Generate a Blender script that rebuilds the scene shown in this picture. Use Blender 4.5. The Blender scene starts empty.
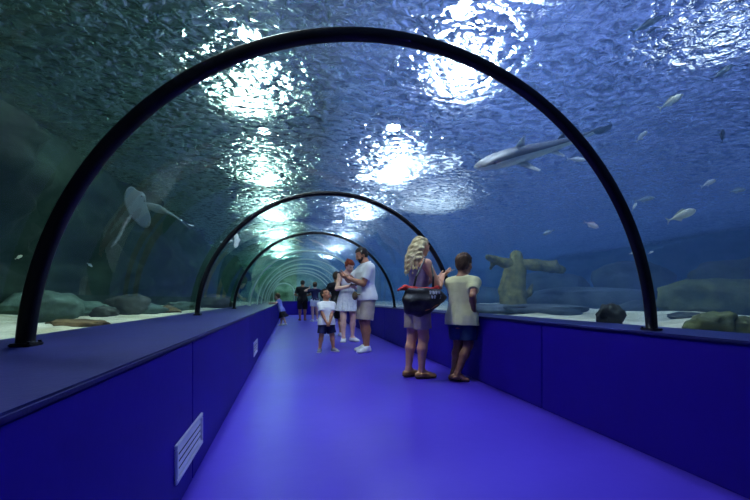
import bpy, bmesh, math, random
import numpy as np
from mathutils import Vector, Matrix, noise as mnoise

C = bpy.context.scene.collection
PI = math.pi
rnd = random.Random(7)

# ------------------------------------------------------------------ basics
def lin(c):
    def f(v):
        v = v / 255.0
        return v / 12.92 if v <= 0.04045 else ((v + 0.055) / 1.055) ** 2.4
    return (f(c[0]), f(c[1]), f(c[2]), 1.0)

def mat(name, col, rough=0.6, metal=0.0, spec=0.4, col2=None, scale=8.0, bump=0.0, bscale=40.0, coat=0.0):
    """procedural principled material: two tones mixed by noise, optional fine bump (object coordinates)"""
    m = bpy.data.materials.new(name)
    m.use_nodes = True
    nt = m.node_tree
    b = nt.nodes['Principled BSDF']
    b.inputs['Roughness'].default_value = rough
    b.inputs['Metallic'].default_value = metal
    b.inputs['Specular IOR Level'].default_value = spec
    b.inputs['Coat Weight'].default_value = coat
    tc = nt.nodes.new('ShaderNodeTexCoord')
    n = nt.nodes.new('ShaderNodeTexNoise')
    n.inputs['Scale'].default_value = scale
    n.inputs['Detail'].default_value = 4
    nt.links.new(tc.outputs['Object'], n.inputs['Vector'])
    r = nt.nodes.new('ShaderNodeValToRGB')
    a = lin(col)
    c2 = lin(col2) if col2 else tuple(min(1, v * 0.88) for v in a[:3]) + (1,)
    r.color_ramp.elements[0].color = c2
    r.color_ramp.elements[0].position = 0.35
    r.color_ramp.elements[1].color = a
    r.color_ramp.elements[1].position = 0.62
    nt.links.new(n.outputs['Fac'], r.inputs['Fac'])
    nt.links.new(r.outputs['Color'], b.inputs['Base Color'])
    if bump > 0:
        n2 = nt.nodes.new('ShaderNodeTexNoise')
        n2.inputs['Scale'].default_value = bscale
        n2.inputs['Detail'].default_value = 5
        nt.links.new(tc.outputs['Object'], n2.inputs['Vector'])
        bp = nt.nodes.new('ShaderNodeBump')
        bp.inputs['Strength'].default_value = bump
        bp.inputs['Distance'].default_value = 0.02
        nt.links.new(n2.outputs['Fac'], bp.inputs['Height'])
        nt.links.new(bp.outputs['Normal'], b.inputs['Normal'])
    return m

def link(o, parent=None):
    C.objects.link(o)
    if parent is not None:
        o.parent = parent
    return o

def from_data(name, verts, faces, m, parent=None, smooth=True):
    me = bpy.data.meshes.new(name)
    me.from_pydata([tuple(v) for v in verts], [], [tuple(f) for f in faces])
    ms = m if isinstance(m, (list, tuple)) else [m]
    for k in ms:
        me.materials.append(k)
    if smooth:
        me.polygons.foreach_set('use_smooth', [True] * len(me.polygons))
    me.update()
    return link(bpy.data.objects.new(name, me), parent)

def from_bm(name, bm, m, parent=None, smooth=False):
    bmesh.ops.recalc_face_normals(bm, faces=bm.faces)
    me = bpy.data.meshes.new(name)
    bm.to_mesh(me)
    bm.free()
    for k in (m if isinstance(m, (list, tuple)) else [m]):
        me.materials.append(k)
    if smooth:
        me.polygons.foreach_set('use_smooth', [True] * len(me.polygons))
    return link(bpy.data.objects.new(name, me), parent)

def tag(o, label=None, cat=None, group=None, kind=None):
    if label: o['label'] = label
    if cat: o['category'] = cat
    if group: o['group'] = group
    if kind: o['kind'] = kind
    return o

def empty(name, loc, label, cat, group=None, rot=(0, 0, 0)):
    o = bpy.data.objects.new(name, None)
    o.empty_display_size = 0.1
    link(o)
    o.location = loc
    o.rotation_euler = rot
    return tag(o, label, cat, group)

def struct(o, label=None):
    o['kind'] = 'structure'
    if label: o['label'] = label
    return o

def bx(bm, lo, hi, bevel=0.0):
    r = bmesh.ops.create_cube(bm, size=1.0)
    vs = r['verts']
    for v in vs:
        v.co = Vector([lo[i] + (v.co[i] + 0.5) * (hi[i] - lo[i]) for i in range(3)])
    if bevel > 0:
        es = list({e for v in vs for e in v.link_edges})
        bmesh.ops.bevel(bm, geom=es, offset=bevel, segments=2, affect='EDGES', clamp_overlap=True)

def copy_tree(o, parent=None):
    c = o.copy()
    C.objects.link(c)
    if parent is not None:
        c.parent = parent
    for ch in [x for x in o.children]:
        copy_tree(ch, c)
    return c

# ------------------------------------------------------------------ implicit surfaces
class Field:
    def __init__(s, lo, hi, h):
        s.lo = np.array(lo, float)
        s.h = h
        s.n = np.maximum(4, np.ceil((np.array(hi, float) - s.lo) / h).astype(int) + 1)
        s.f = np.full(s.n, 0.5, np.float32)
    def block(s, lo, hi):
        a = np.clip(np.floor((np.array(lo) - s.lo) / s.h).astype(int) - 3, 0, s.n)
        b = np.clip(np.ceil((np.array(hi) - s.lo) / s.h).astype(int) + 4, 0, s.n)
        if np.any(b <= a):
            return None, None
        sl = tuple(slice(a[i], b[i]) for i in range(3))
        ax = [(s.lo[i] + s.h * np.arange(a[i], b[i])).astype(np.float32) for i in range(3)]
        return sl, np.meshgrid(*ax, indexing='ij', sparse=True)
    def join(s, sl, d, k):
        o = s.f[sl]
        if k > 0:
            h = np.maximum(k - np.abs(o - d), 0) / k
            s.f[sl] = np.minimum(o, d) - h * h * k * 0.25
        else:
            s.f[sl] = np.minimum(o, d)
    def carve(s, sl, d, k):
        o = s.f[sl]
        d = -d
        if k > 0:
            h = np.maximum(k - np.abs(o - d), 0) / k
            s.f[sl] = np.maximum(o, d) + h * h * k * 0.25
        else:
            s.f[sl] = np.maximum(o, d)
    def cap(s, a, b, ra, rb, k=0.02, flat=False, sub=False):
        a = np.array(a, float); b = np.array(b, float)
        R = max(ra, rb)
        lo = np.minimum(a, b) - R - k; hi = np.maximum(a, b) + R + k
        sl, g = s.block(lo, hi)
        if sl is None: return
        ab = b - a
        L2 = float(ab @ ab) + 1e-12
        px, py, pz = g[0] - a[0], g[1] - a[1], g[2] - a[2]
        tr = (px * ab[0] + py * ab[1] + pz * ab[2]) / L2
        t = np.clip(tr, 0, 1)
        d = np.sqrt((px - t * ab[0]) ** 2 + (py - t * ab[1]) ** 2 + (pz - t * ab[2]) ** 2) - (ra + (rb - ra) * t)
        if flat:
            d = np.maximum(d, (tr - 1) * math.sqrt(L2))
        (s.carve if sub else s.join)(sl, d.astype(np.float32), k)
    def chain(s, pts, rs, k=0.01):
        for i in range(len(pts) - 1):
            s.cap(pts[i], pts[i + 1], rs[i], rs[i + 1], k)
    def ell(s, c, r, R=None, k=0.02, sub=False):
        c = np.array(c, float); r = np.array(r, float)
        m = float(max(r))
        sl, g = s.block(c - m - k, c + m + k)
        if sl is None: return
        p = [g[i] - c[i] for i in range(3)]
        if R is not None:
            R = np.array(R)
            p = [p[0] * R[0, i] + p[1] * R[1, i] + p[2] * R[2, i] for i in range(3)]
        k0 = np.sqrt(sum((p[i] / r[i]) ** 2 for i in range(3)))
        k1 = np.sqrt(sum((p[i] / r[i] ** 2) ** 2 for i in range(3))) + 1e-9
        d = k0 * (k0 - 1) / k1
        (s.carve if sub else s.join)(sl, d.astype(np.float32), k)
    def loft(s, o, R, zs, ws, ds, ys=None, k=0.02, fold=0.0, nf=9, fz=None, power=2.0):
        """upright body of elliptic slices: heights zs along R[:,2] from o, half width / half depth / forward offset"""
        o = np.array(o, float); R = np.array(R)
        zs = np.array(zs, float)
        m = max(max(ws), max(ds)) + 0.05
        e = np.array([o + R[:, 2] * zs[0], o + R[:, 2] * zs[-1]])
        sl, g = s.block(e.min(0) - m, e.max(0) + m)
        if sl is None: return
        p = [g[i] - o[i] for i in range(3)]
        x, y, z = [p[0] * R[0, i] + p[1] * R[1, i] + p[2] * R[2, i] for i in range(3)]
        w = np.interp(z, zs, ws); dd = np.interp(z, zs, ds)
        if ys is not None:
            y = y - np.interp(z, zs, ys)
        if fold:
            th = np.arctan2(y / dd, x / w)
            q = np.clip((zs[-1] - z) / (zs[-1] - zs[0]), 0, 1)
            q = q * q if fz is None else q ** fz
            ff = fold * q * (np.sin(th * nf + 3 * z / (zs[-1] - zs[0])) + 0.5 * np.sin(th * (nf * 2 + 1) + 1.3))
        else:
            ff = 0
        rr = np.power(np.abs(x / w) ** power + np.abs(y / dd) ** power, 1.0 / power)
        d = (rr - 1) * np.minimum(w, dd) * 0.9 + ff
        d = np.maximum(d, np.maximum(z - zs[-1], zs[0] - z))
        s.join(sl, d.astype(np.float32), k)
    def plane(s, p0, n):
        """keep the side where (p-p0).n < 0"""
        sl, g = s.block(s.lo, s.lo + s.h * s.n)
        d = (g[0] - p0[0]) * n[0] + (g[1] - p0[1]) * n[1] + (g[2] - p0[2]) * n[2]
        s.f[sl] = np.maximum(s.f[sl], d.astype(np.float32))
    def wobble(s, amp, freq, seed=0):
        sl, g = s.block(s.lo, s.lo + s.h * s.n)
        r = random.Random(seed)
        a = 0
        for i in range(4):
            kx, ky, kz = [r.uniform(-1, 1) * freq for _ in range(3)]
            a = a + np.sin(g[0] * kx + g[1] * ky + g[2] * kz + r.uniform(0, 6))
        s.f[sl] += (amp * 0.4 * a).astype(np.float32)
    def mesh(s):
        f = s.f
        f[0] = f[-1] = 0.5; f[:, 0] = f[:, -1] = 0.5; f[:, :, 0] = f[:, :, -1] = 0.5
        ins = f < 0
        cnt = np.zeros(np.array(f.shape) - 1, np.int8)
        offs = [(i, j, k) for i in (0, 1) for j in (0, 1) for k in (0, 1)]
        nx, ny, nz = cnt.shape
        for i, j, k in offs:
            cnt += ins[i:i + nx, j:j + ny, k:k + nz]
        act = np.argwhere((cnt > 0) & (cnt < 8))
        if len(act) == 0:
            return np.zeros((0, 3)), np.zeros((0, 4), int)
        vid = np.full(cnt.shape, -1, np.int64)
        vid[act[:, 0], act[:, 1], act[:, 2]] = np.arange(len(act))
        val = np.stack([f[act[:, 0] + i, act[:, 1] + j, act[:, 2] + k] for i, j, k in offs], 1)
        po = np.array(offs, float)
        acc = np.zeros((len(act), 3)); num = np.zeros(len(act))
        for a in range(8):
            for b in range(a + 1, 8):
                if np.abs(po[a] - po[b]).sum() != 1: continue
                va, vb = val[:, a], val[:, b]
                c = (va < 0) != (vb < 0)
                t = np.where(c, va / np.where(c, va - vb, 1), 0)
                acc += np.where(c[:, None], po[a] + t[:, None] * (po[b] - po[a]), 0)
                num += c
        V = s.lo + s.h * (act + acc / num[:, None])
        F = []
        for ax in range(3):
            u, w = (ax + 1) % 3, (ax + 2) % 3
            sa = [slice(1, -1)] * 3; sb = [slice(1, -1)] * 3
            sa[ax] = slice(0, -1); sb[ax] = slice(1, None)
            A = ins[tuple(sa)]; B = ins[tuple(sb)]
            for flip in (0, 1):
                e = np.argwhere(A & ~B if not flip else ~A & B)
                if len(e) == 0: continue
                base = e.copy()
                base[:, u] += 1; base[:, w] += 1
                q = []
                for du, dw in ((0, 0), (1, 0), (1, 1), (0, 1)):
                    c = base.copy(); c[:, u] -= 1 - du; c[:, w] -= 1 - dw
                    q.append(vid[c[:, 0], c[:, 1], c[:, 2]])
                q = np.stack(q, 1)
                F.append(q if not flip else q[:, ::-1])
        return V, np.concatenate(F)

def field_obj(name, fd, m, parent=None, pick=None):
    V, F = fd.mesh()
    me = bpy.data.meshes.new(name)
    me.vertices.add(len(V)); me.vertices.foreach_set('co', V.astype(np.float32).ravel())
    me.loops.add(len(F) * 4); me.loops.foreach_set('vertex_index', F.astype(np.int32).ravel())
    me.polygons.add(len(F))
    me.polygons.foreach_set('loop_start', np.arange(0, len(F) * 4, 4, dtype=np.int32))
    me.polygons.foreach_set('use_smooth', np.ones(len(F), bool))
    for k in (m if isinstance(m, (list, tuple)) else [m]):
        me.materials.append(k)
    if pick is not None and len(F):
        me.polygons.foreach_set('material_index', pick(V[F].mean(1)).astype(np.int32))
    me.update(calc_edges=True)
    me.validate()
    return link(bpy.data.objects.new(name, me), parent)

# ------------------------------------------------------------------ people
def rx(a): c, s = math.cos(a), math.sin(a); return np.array([[1, 0, 0], [0, c, -s], [0, s, c]])
def ry(a): c, s = math.cos(a), math.sin(a); return np.array([[c, 0, s], [0, 1, 0], [-s, 0, c]])
def rz(a): c, s = math.cos(a), math.sin(a); return np.array([[c, -s, 0], [s, c, 0], [0, 0, 1]])
def nrm(v): v = np.array(v, float); return v / (np.linalg.norm(v) + 1e-12)

def ik(a, b, l1, l2, pole):
    a = np.array(a, float); b = np.array(b, float)
    d = b - a; L = np.linalg.norm(d)
    if L > (l1 + l2) * 0.999:
        b = a + d / L * (l1 + l2) * 0.999; d = b - a; L = np.linalg.norm(d)
    x = (l1 * l1 - l2 * l2 + L * L) / (2 * L)
    h = math.sqrt(max(l1 * l1 - x * x, 0))
    n = nrm(d); p = np.array(pole, float); p = nrm(p - n * (p @ n))
    return a + n * x + p * h, b

class Sk: pass

def skeleton(H, hf=0.133, sw=0.112, hipz=0.52, lean=0, roll=0, twist=0, pel=(0, 0), drop=0,
             head=(0, 0, 0), hands=None, feet=None, female=False, girth=1.0, hand_dirs=None):
    """local frame: x right, y forward, z up, metres. head=(yaw,pitch,roll) in degrees (pitch>0 looks up).
    hands: (left wrist, right wrist, left pole, right pole) ; feet: ((x,y,z,yaw),(x,y,z,yaw)) for the ankles L,R"""
    s = Sk(); s.H = H; s.g = girth; s.female = female
    D = math.radians
    s.hh = hf * H
    shz = 1 - hf - 0.052
    s.pel = np.array([pel[0], pel[1], hipz * H - drop])
    s.Rt = rz(D(0)) @ rx(-D(lean)) @ ry(D(roll))           # pelvis-to-chest axes
    s.Rs = s.Rt @ rz(D(twist))
    s.L = (shz - hipz) * H
    up = s.Rt[:, 2]
    s.up = up
    s.neck = s.pel + up * (s.L + 0.025 * H)
    s.sh = [s.pel + up * (s.L - .020 * H) + s.Rs[:, 0] * (-sw * H), s.pel + up * (s.L - .020 * H) + s.Rs[:, 0] * (sw * H)]
    hx = 0.052 * H
    s.hip = [s.pel + np.array([-hx, 0, 0]), s.pel + np.array([hx, 0, 0])]
    s.Rh = rz(D(head[0])) @ rx(D(head[1])) @ ry(D(head[2]))
    s.piv = s.neck + up * 0.02 * H
    s.hc = s.piv + s.Rh @ np.array([0, 0.13 * s.hh, 0.5 * s.hh + 0.002 * H])
    ua, fa = 0.172 * H, 0.150 * H
    if hands is None:
        hands = ((-0.15 * H, 0.04 * H, (hipz - 0.03) * H), (0.15 * H, 0.04 * H, (hipz - 0.03) * H), (-0.3, -1, 0), (0.3, -1, 0))
    s.el = [None, None]; s.wr = [None, None]
    for i in (0, 1):
        s.el[i], s.wr[i] = ik(s.sh[i], hands[i], ua, fa, hands[2 + i])
    if feet is None:
        feet = ((-0.06 * H, 0, 0.045 * H, 8), (0.06 * H, 0, 0.045 * H, -8))
    s.kn = [None, None]; s.an = [None, None]; s.fy = [feet[0][3], feet[1][3]]
    s.fp = [feet[0][4] if len(feet[0]) > 4 else 0, feet[1][4] if len(feet[1]) > 4 else 0]
    kz = 0.285 if hf < 0.16 else 0.265
    for i in (0, 1):
        fd = rz(D(s.fy[i])) @ np.array([0, 1, 0])
        s.kn[i], s.an[i] = ik(s.hip[i], feet[i][:3], (hipz - kz) * H, (kz - 0.043) * H, fd + np.array([0, 0, 0.2]))
    s.hd = hand_dirs or [None, None]
    return s

def torso_tab(s, inf=0.0):
    H = s.H; g = s.g
    t = np.array([-.27, -.12, 0.0, .15, .38, .62, .78, .92, 1.0, 1.07])
    if s.female:
        w = np.array([.055, .094, .099, .092, .071, .080, .086, .082, .056, .038])
        d = np.array([.050, .066, .070, .064, .050, .060, .064, .052, .044, .034])
        y = np.array([-.004, -.006, -.008, -.002, .004, .010, .008, -.004, -.008, -.008])
    else:
        w = np.array([.055, .088, .092, .088, .083, .092, .099, .092, .062, .040])
        d = np.array([.052, .064, .066, .064, .060, .066, .068, .058, .046, .036])
        y = np.array([-.004, -.004, -.004, 0, .004, .006, .004, -.004, -.008, -.008])
    return t * s.L, w * H * g + inf, d * H * g + inf, y * H

def add_torso(fd, s, inf=0.0, k=0.03, lo=None, hi=None, fold=0.0, widen=0.0, nf=9):
    z, w, d, y = torso_tab(s, inf)
    lo = z[0] if lo is None else lo; hi = z[-1] if hi is None else hi
    zz = np.unique(np.concatenate([[lo, hi], z[(z > lo) & (z < hi)]]))
    q = np.clip((hi - zz) / (hi - lo), 0, 1) ** 2 * widen
    zi = np.minimum(np.maximum(zz, z[2] if widen else z[0]), z[-1])
    fd.loft(s.pel, s.Rt, zz, np.interp(zi, z, w) + q, np.interp(zi, z, d) + q, np.interp(zi, z, y), k=k, fold=fold, nf=nf)

def add_shoulders(fd, s, inf=0.0):
    H = s.H
    for i in (0, 1):
        fd.cap(s.neck - s.up * .024 * H, s.sh[i], .032 * H + inf, .031 * H * s.g + inf, .03 * H)

def add_hand(fd, w, dr, pn, side, S, curl=35, thumb=30, k=0.004, spread=7):
    """w wrist, dr finger direction, pn palm normal, side=+1 when the thumb lies on dr x pn"""
    dr = nrm(dr); pn = np.array(pn, float); pn = nrm(pn - dr * (pn @ dr)); th = nrm(np.cross(dr, pn)) * side
    w = np.array(w, float)
    kn = []
    for j in range(4):
        o = (1.5 - j) * 0.115 * S
        kk = w + dr * S * (0.50 - 0.02 * abs(j - 1)) + th * o
        fd.cap(w + dr * .08 * S + th * o * .55, kk, .075 * S, .062 * S, 0.05 * S)
        kn.append(kk)
    lens = (.38, .43, .40, .31)
    for j in range(4):
        a = math.radians((1.5 - j) * spread)
        d0 = nrm(dr * math.cos(a) + th * math.sin(a))
        p = kn[j]; c = math.radians(curl * 0.35)
        r = .047 * S
        for q, fr in enumerate((.46, .30, .24)):
            ax = math.radians(curl) * (0.35, 1.0, 0.75)[q]
            c = ax if q == 0 else c + ax
            dd = d0 * math.cos(c) + pn * math.sin(c)
            e = p + dd * lens[j] * S * fr
            fd.cap(p, e, r, r * .88, k)
            p = e; r *= .88
    t0 = w + dr * .14 * S + th * .14 * S
    a = math.radians(45)
    d1 = nrm(dr * math.cos(a) + th * math.sin(a) + pn * .35)
    t1 = t0 + d1 * .22 * S
    b = math.radians(45 - thumb)
    d2 = nrm(dr * math.cos(b) + th * math.sin(b) + pn * .45)
    t2 = t1 + d2 * .17 * S
    t3 = t2 + nrm(d2 * .8 + dr * .4) * .13 * S
    fd.cap(t0, t1, .075 * S, .056 * S, .03 * S)
    fd.cap(t1, t2, .054 * S, .046 * S, k)
    fd.cap(t2, t3, .046 * S, .038 * S, k)

def add_head(fd, s, inf=0.0, face=True):
    h = s.hh; R = s.Rh
    P = lambda x, y, z: s.hc + R @ (np.array([x, y, z]) * h)
    fd.ell(P(0, -.07, .13), np.array([.335, .42, .37]) * h + inf, R, .02 * h)
    fd.ell(P(0, .09, -.13), np.array([.275, .31, .36]) * h + inf, R, .12 * h)
    if not face: return
    fd.ell(P(0, .22, -.36), np.array([.15, .14, .12]) * h, R, .10 * h)
    for sx in (-1, 1):
        fd.ell(P(sx * .15, .40, .02), np.array([.085, .06, .055]) * h, R, .05 * h, sub=True)
        fd.ell(P(sx * .145, .335, .015), np.array([.055, .055, .045]) * h, R, .01 * h)
        fd.cap(P(sx * .06, .385, .10), P(sx * .22, .325, .10), .03 * h, .03 * h, .04 * h)
        fd.ell(P(sx * .335, -.03, -.05), np.array([.035, .085, .13]) * h, R, .02 * h)
        fd.ell(P(sx * .17, .26, -.13), np.array([.10, .10, .10]) * h, R, .06 * h)
    fd.cap(P(0, .385, .06), P(0, .46, -.12), .03 * h, .052 * h, .04 * h)
    fd.cap(P(-.055, .40, -.13), P(.055, .40, -.13), .035 * h, .035 * h, .02 * h)
    fd.cap(P(-.09, .355, -.245), P(.09, .355, -.245), .03 * h, .03 * h, .02 * h)
    fd.cap(P(-.07, .35, -.285), P(.07, .35, -.285), .03 * h, .03 * h, .02 * h)

def bounds(s, pad=0.12):
    P = np.array([s.neck, s.hc, s.hc + s.Rh[:, 2] * s.hh * .6, s.hc - s.Rh[:, 2] * s.hh * .6] + s.sh + s.el + s.wr + s.hip + s.kn + s.an + [s.pel])
    lo = P.min(0) - pad; hi = P.max(0) + pad
    lo[2] = max(lo[2], -0.03); lo[:2] -= .08; hi[:2] += .08
    return lo, hi

def body(name, s, skin, vox, eye=None, lips=None, barefoot=False, hand_k=0.004):
    lo, hi = bounds(s)
    fd = Field(lo, hi, vox); H = s.H; g = s.g
    add_torso(fd, s); add_shoulders(fd, s)
    fd.cap(s.neck - s.up * .03 * H, s.hc + s.Rh @ (np.array([0, -.1, -.2]) * s.hh), .038 * H * g, .22 * s.hh if s.female else .25 * s.hh, .03 * H)
    add_head(fd, s)
    for i in (0, 1):
        fd.cap(s.sh[i], s.el[i], .030 * H * g, .024 * H * g, .02 * H)
        m = s.el[i] * .7 + s.wr[i] * .3
        fd.cap(s.el[i], m, .024 * H * g, .025 * H * g, .01 * H)
        fd.cap(m, s.wr[i], .025 * H * g, .0165 * H, .01 * H)
        q = s.hd[i] or {}
        dr = q.get('dir', s.wr[i] - s.el[i])
        pn = q.get('palm', np.array([1.0 if i == 0 else -1.0, 0.1, 0]))
        add_hand(fd, s.wr[i], dr, pn, q.get('side', 1 if i == 1 else -1), .105 * H, q.get('curl', 30), q.get('thumb', 25), hand_k)
        fd.cap(s.hip[i] - np.array([0, 0, .01 * H]), s.kn[i], .056 * H * g, .036 * H * g, .03 * H)
        c = s.kn[i] * .68 + s.an[i] * .32
        back = nrm(np.cross(s.an[i] - s.kn[i], [1, 0, 0]))
        fd.cap(s.kn[i], c - back * -.006 * H, .034 * H * g, .035 * H * g, .015 * H)
        fd.cap(c - back * -.006 * H, s.an[i], .034 * H * g, .020 * H * g, .015 * H)
        foot(fd, s, i, 0.0)
    def pick(c):
        q = (c - s.hc) @ s.Rh / s.hh
        r = np.zeros(len(c))
        if eye is not None:
            e = ((np.abs(np.abs(q[:, 0]) - .145) < .05) & (np.abs(q[:, 2] - .015) < .025) & (q[:, 1] > .3))
            br = ((np.abs(np.abs(q[:, 0]) - .145) < .085) & (np.abs(q[:, 2] - .115) < .022) & (q[:, 1] > .28))
            r[e | br] = 1
        if lips is not None:
            l = (np.abs(q[:, 0]) < .10) & (np.abs(q[:, 2] + .265) < .04) & (q[:, 1] > .33)
            r[l] = 2
        return r
    return field_obj(name, fd, [skin, eye or skin, lips or skin], None, pick)

def foot_pts(s, i):
    H = s.H
    R = rz(math.radians(s.fy[i])) @ rx(-math.radians(s.fp[i]))
    a = s.an[i]
    P = lambda x, y, z: a + R @ (np.array([x, y, z]) * H)
    return P, R

def foot(fd, s, i, inf):
    H = s.H
    P, R = foot_pts(s, i)
    fd.cap(P(0, -.022, -.020), P(0, .03, -.018), .022 * H + inf, .022 * H + inf, .01 * H)
    fd.cap(P(0, -.0, .01), P(0, .055, -.022), .021 * H + inf, .018 * H + inf, .015 * H)
    sx = -1 if i == 0 else 1
    for dx, rr in ((-.014, .0145), (0.003, .0145), (.018, .013)):
        fd.cap(P(0, .03, -.024), P(dx * sx, .098 - .010 * abs(dx) / .014, -.030), .018 * H + inf, rr * H + inf * .8, .012 * H)

def shoes(s, parent, m, sole_m, vox, high=.012, label=None, inf=0.006, strap=False):
    for i in (0, 1):
        H = s.H
        P, R = foot_pts(s, i)
        c = P(0, .04, -.02)
        lo = c - .13 * H - .03; hi = c + .13 * H + .03
        fd = Field(lo, hi, vox)
        foot(fd, s, i, inf)
        fd.cap(P(0, -.005, -.01), P(0, -.005, high), .026 * H + inf, .025 * H + inf, .012 * H)
        up = R[:, 2]
        fd.plane(P(0, -.005, high), up)
        fd.plane(P(0, 0, -.043) , -up)
        o = field_obj('shoe', fd, m, parent)
        if label: o['label'] = label
        f2 = Field(lo, hi, vox)
        foot(f2, s, i, inf + .004)
        f2.plane(P(0, 0, -.043 + .016), up)
        f2.plane(P(0, 0, -.043) - up * .0, -up)
        field_obj('sole', f2, sole_m, o)

def flipflops(s, parent, m, strap_m, vox):
    for i in (0, 1):
        H = s.H
        P, R = foot_pts(s, i)
        c = P(0, .04, -.03)
        lo = c - .13 * H - .03; hi = c + .13 * H + .03
        up = R[:, 2]
        f2 = Field(lo, hi, vox)
        foot(f2, s, i, .006)
        f2.plane(P(0, 0, -.043 + .004), up)
        f2.plane(P(0, 0, -.054), -up)
        o = field_obj('sandal', f2, m, parent)
        f3 = Field(lo, hi, min(vox, .004))
        r = .0045
        f3.chain([P(-.028, .02, -.035), P(-.016, .045, -.008), P(.0, .072, -.012), P(.016, .045, -.008), P(.028, .02, -.035)], [r * 1.3] * 5, .002)
        f3.chain([P(.0, .072, -.012), P(.0, .082, -.036)], [r, r], .002)
        field_obj('strap', f3, strap_m, o)

def shirt(s, parent, m, vox, inf=.014, sleeve=.62, hem=-.1, hi=None, fold=.004, widen=.012, collar=False, name='shirt', nf=9, seed=0, slv=.014, collar_m=None, over=0.0):
    lo, hb = bounds(s)
    fd = Field(lo, hb, vox); H = s.H
    top = s.L * 1.045 if hi is None else hi * s.L
    add_torso(fd, s, inf, lo=hem * s.L, hi=top, fold=fold, widen=widen, nf=nf)
    if sleeve > 0:
        for i in (0, 1):
            fd.cap(s.neck - s.up * .026 * H, s.sh[i], .032 * H + inf * .7, .032 * H * s.g + inf * .7, .03 * H)
            e = s.sh[i] + (s.el[i] - s.sh[i]) * sleeve
            fd.cap(s.sh[i] + nrm(e - s.sh[i]) * .02 * H, e, .031 * H * s.g + slv * .8, .029 * H * s.g + slv * 1.25, .03 * H, flat=True)
    if over > 0:
        for i in (0, 1):
            fd.cap(s.hip[i], s.hip[i] + (s.kn[i] - s.hip[i]) * .5, .060 * H * s.g + over, .056 * H * s.g + over + .012, .03 * H)
        fd.plane(s.pel + s.up * (hem * s.L), -s.up)
    fd.wobble(.0022, 45, seed)
    o = field_obj(name, fd, m, parent)
    if collar:
        f2 = Field(s.neck - .13, s.neck + .13, min(vox, .005))
        pts = []
        for j in range(17):
            a = 2 * PI * j / 16
            pts.append(s.neck + s.Rt @ np.array([.046 * H * math.cos(a), .044 * H * math.sin(a), (.012 - .020 * (0.5 + 0.5 * math.sin(a))) * H]))
        f2.chain(pts, [.008] * 17, .004)
        f2.chain([p + s.Rt @ np.array([0, 0, .010]) for p in pts], [.006] * 17, .012)
        field_obj('collar', f2, collar_m or m, o)
    return o

def shorts(s, parent, m, vox, inf=.014, length=.85, top=.22, flare=.018, name='shorts', fold=0.0, seed=3):
    lo, hb = bounds(s)
    fd = Field(lo, hb, vox); H = s.H
    add_torso(fd, s, inf, lo=-.24 * s.L, hi=top * s.L)
    for i in (0, 1):
        e = s.hip[i] + (s.kn[i] - s.hip[i]) * length
        r1 = .056 + (.036 - .056) * length
        fd.cap(s.hip[i], e, .058 * H * s.g + inf, max(r1, .040) * H * s.g + inf + flare, .02 * H, flat=True)
    fd.wobble(.002, 50, seed)
    return field_obj(name, fd, m, parent)

def skirt(s, parent, m, vox, lo=-.42, top=.22, inf=.012, widen=.05, fold=.010, nf=14, name='skirt'):
    a, b = bounds(s)
    fd = Field(a, b, vox)
    add_torso(fd, s, inf, lo=lo * s.L, hi=top * s.L, widen=widen, fold=fold, nf=nf)
    return field_obj(name, fd, m, parent)

def hair_short(s, parent, m, vox, inf=.013, line=.24, back=-.18, seed=1):
    h = s.hh; R = s.Rh
    fd = Field(s.hc - h * .75, s.hc + h * .75, vox)
    P = lambda x, y, z: s.hc + R @ (np.array([x, y, z]) * h)
    fd.ell(P(0, -.07, .14), np.array([.335, .42, .37]) * h + inf, R, .02 * h)
    fd.ell(P(0, -.16, -.02), np.array([.29, .31, .30]) * h + inf, R, .06 * h)
    fd.wobble(.004, 120, seed)
    # hairline: cut the face away, and below the nape
    fd.plane(P(0, .12, back), R @ nrm((0, .55, -.83)))
    for z0 in (0,):
        sl, g = fd.block(fd.lo, fd.lo + fd.h * fd.n)
        p = [g[i] - s.hc[i] for i in range(3)]
        x, y, z = [p[0] * R[0, i] + p[1] * R[1, i] + p[2] * R[2, i] for i in range(3)]
        d = np.minimum((y - .10 * h), (line * h - z) + 0.0 * x)
        d2 = np.minimum(np.minimum(y + .10 * h, .02 * h - z), 1.0 + 0 * x)
        fd.f[sl] = np.maximum(np.maximum(fd.f[sl], d.astype(np.float32)), d2.astype(np.float32))
    return field_obj('hair', fd, m, parent)

def finish(o, loc, yaw, label, group=None):
    o.location = (loc[0], loc[1], loc[2] if len(loc) > 2 else 0)
    o.rotation_euler = (0, 0, math.radians(yaw))
    return tag(o, label, 'person', group)
LL = ((0.5, 12), (3.3, 380), (5.9, 200), (9.2, 85), (12.6, 44), (16.0, 70), (19.4, 90), (23.0, 120))  # second entry is an added unseen key light for the people
LR = ((2.8, 200), (4.7, 200), (8.3, 200), (11.9, 44), (15.5, 34), (19.1, 50), (22.7, 80))  # first entry is added out of view to light the boy's back
LF = ((5.0, 3.2, 2.5, .26), (4.2, 10.2, 1.3, .9))  # last entry is a wide lamp added for the broad water glow
S_IOR, S_R1, S_R2, S_SOFT, S_FRES, S_TRANS = 1.3, .03, .42, .45, 1.1, .6
R_SCALE, R_BIG, R_SMALL = 11.0, .16, .13
VOL_L = ((.30, .70, .62, 1), .12, (.35, .70, .62, 1), .009)
VOL_R = ((.22, .56, .86, 1), .12, (.25, .52, 1.0, 1), .05)
W_LEFT, W_MID, W_RIGHT, W_STR = (.003, .009, .008, 1), (.028, .038, .08, 1), (.05, .075, .22, 1), 1.3
W_NS, W_NA = 6.0, 3.0
EXPO = 1.0
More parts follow.
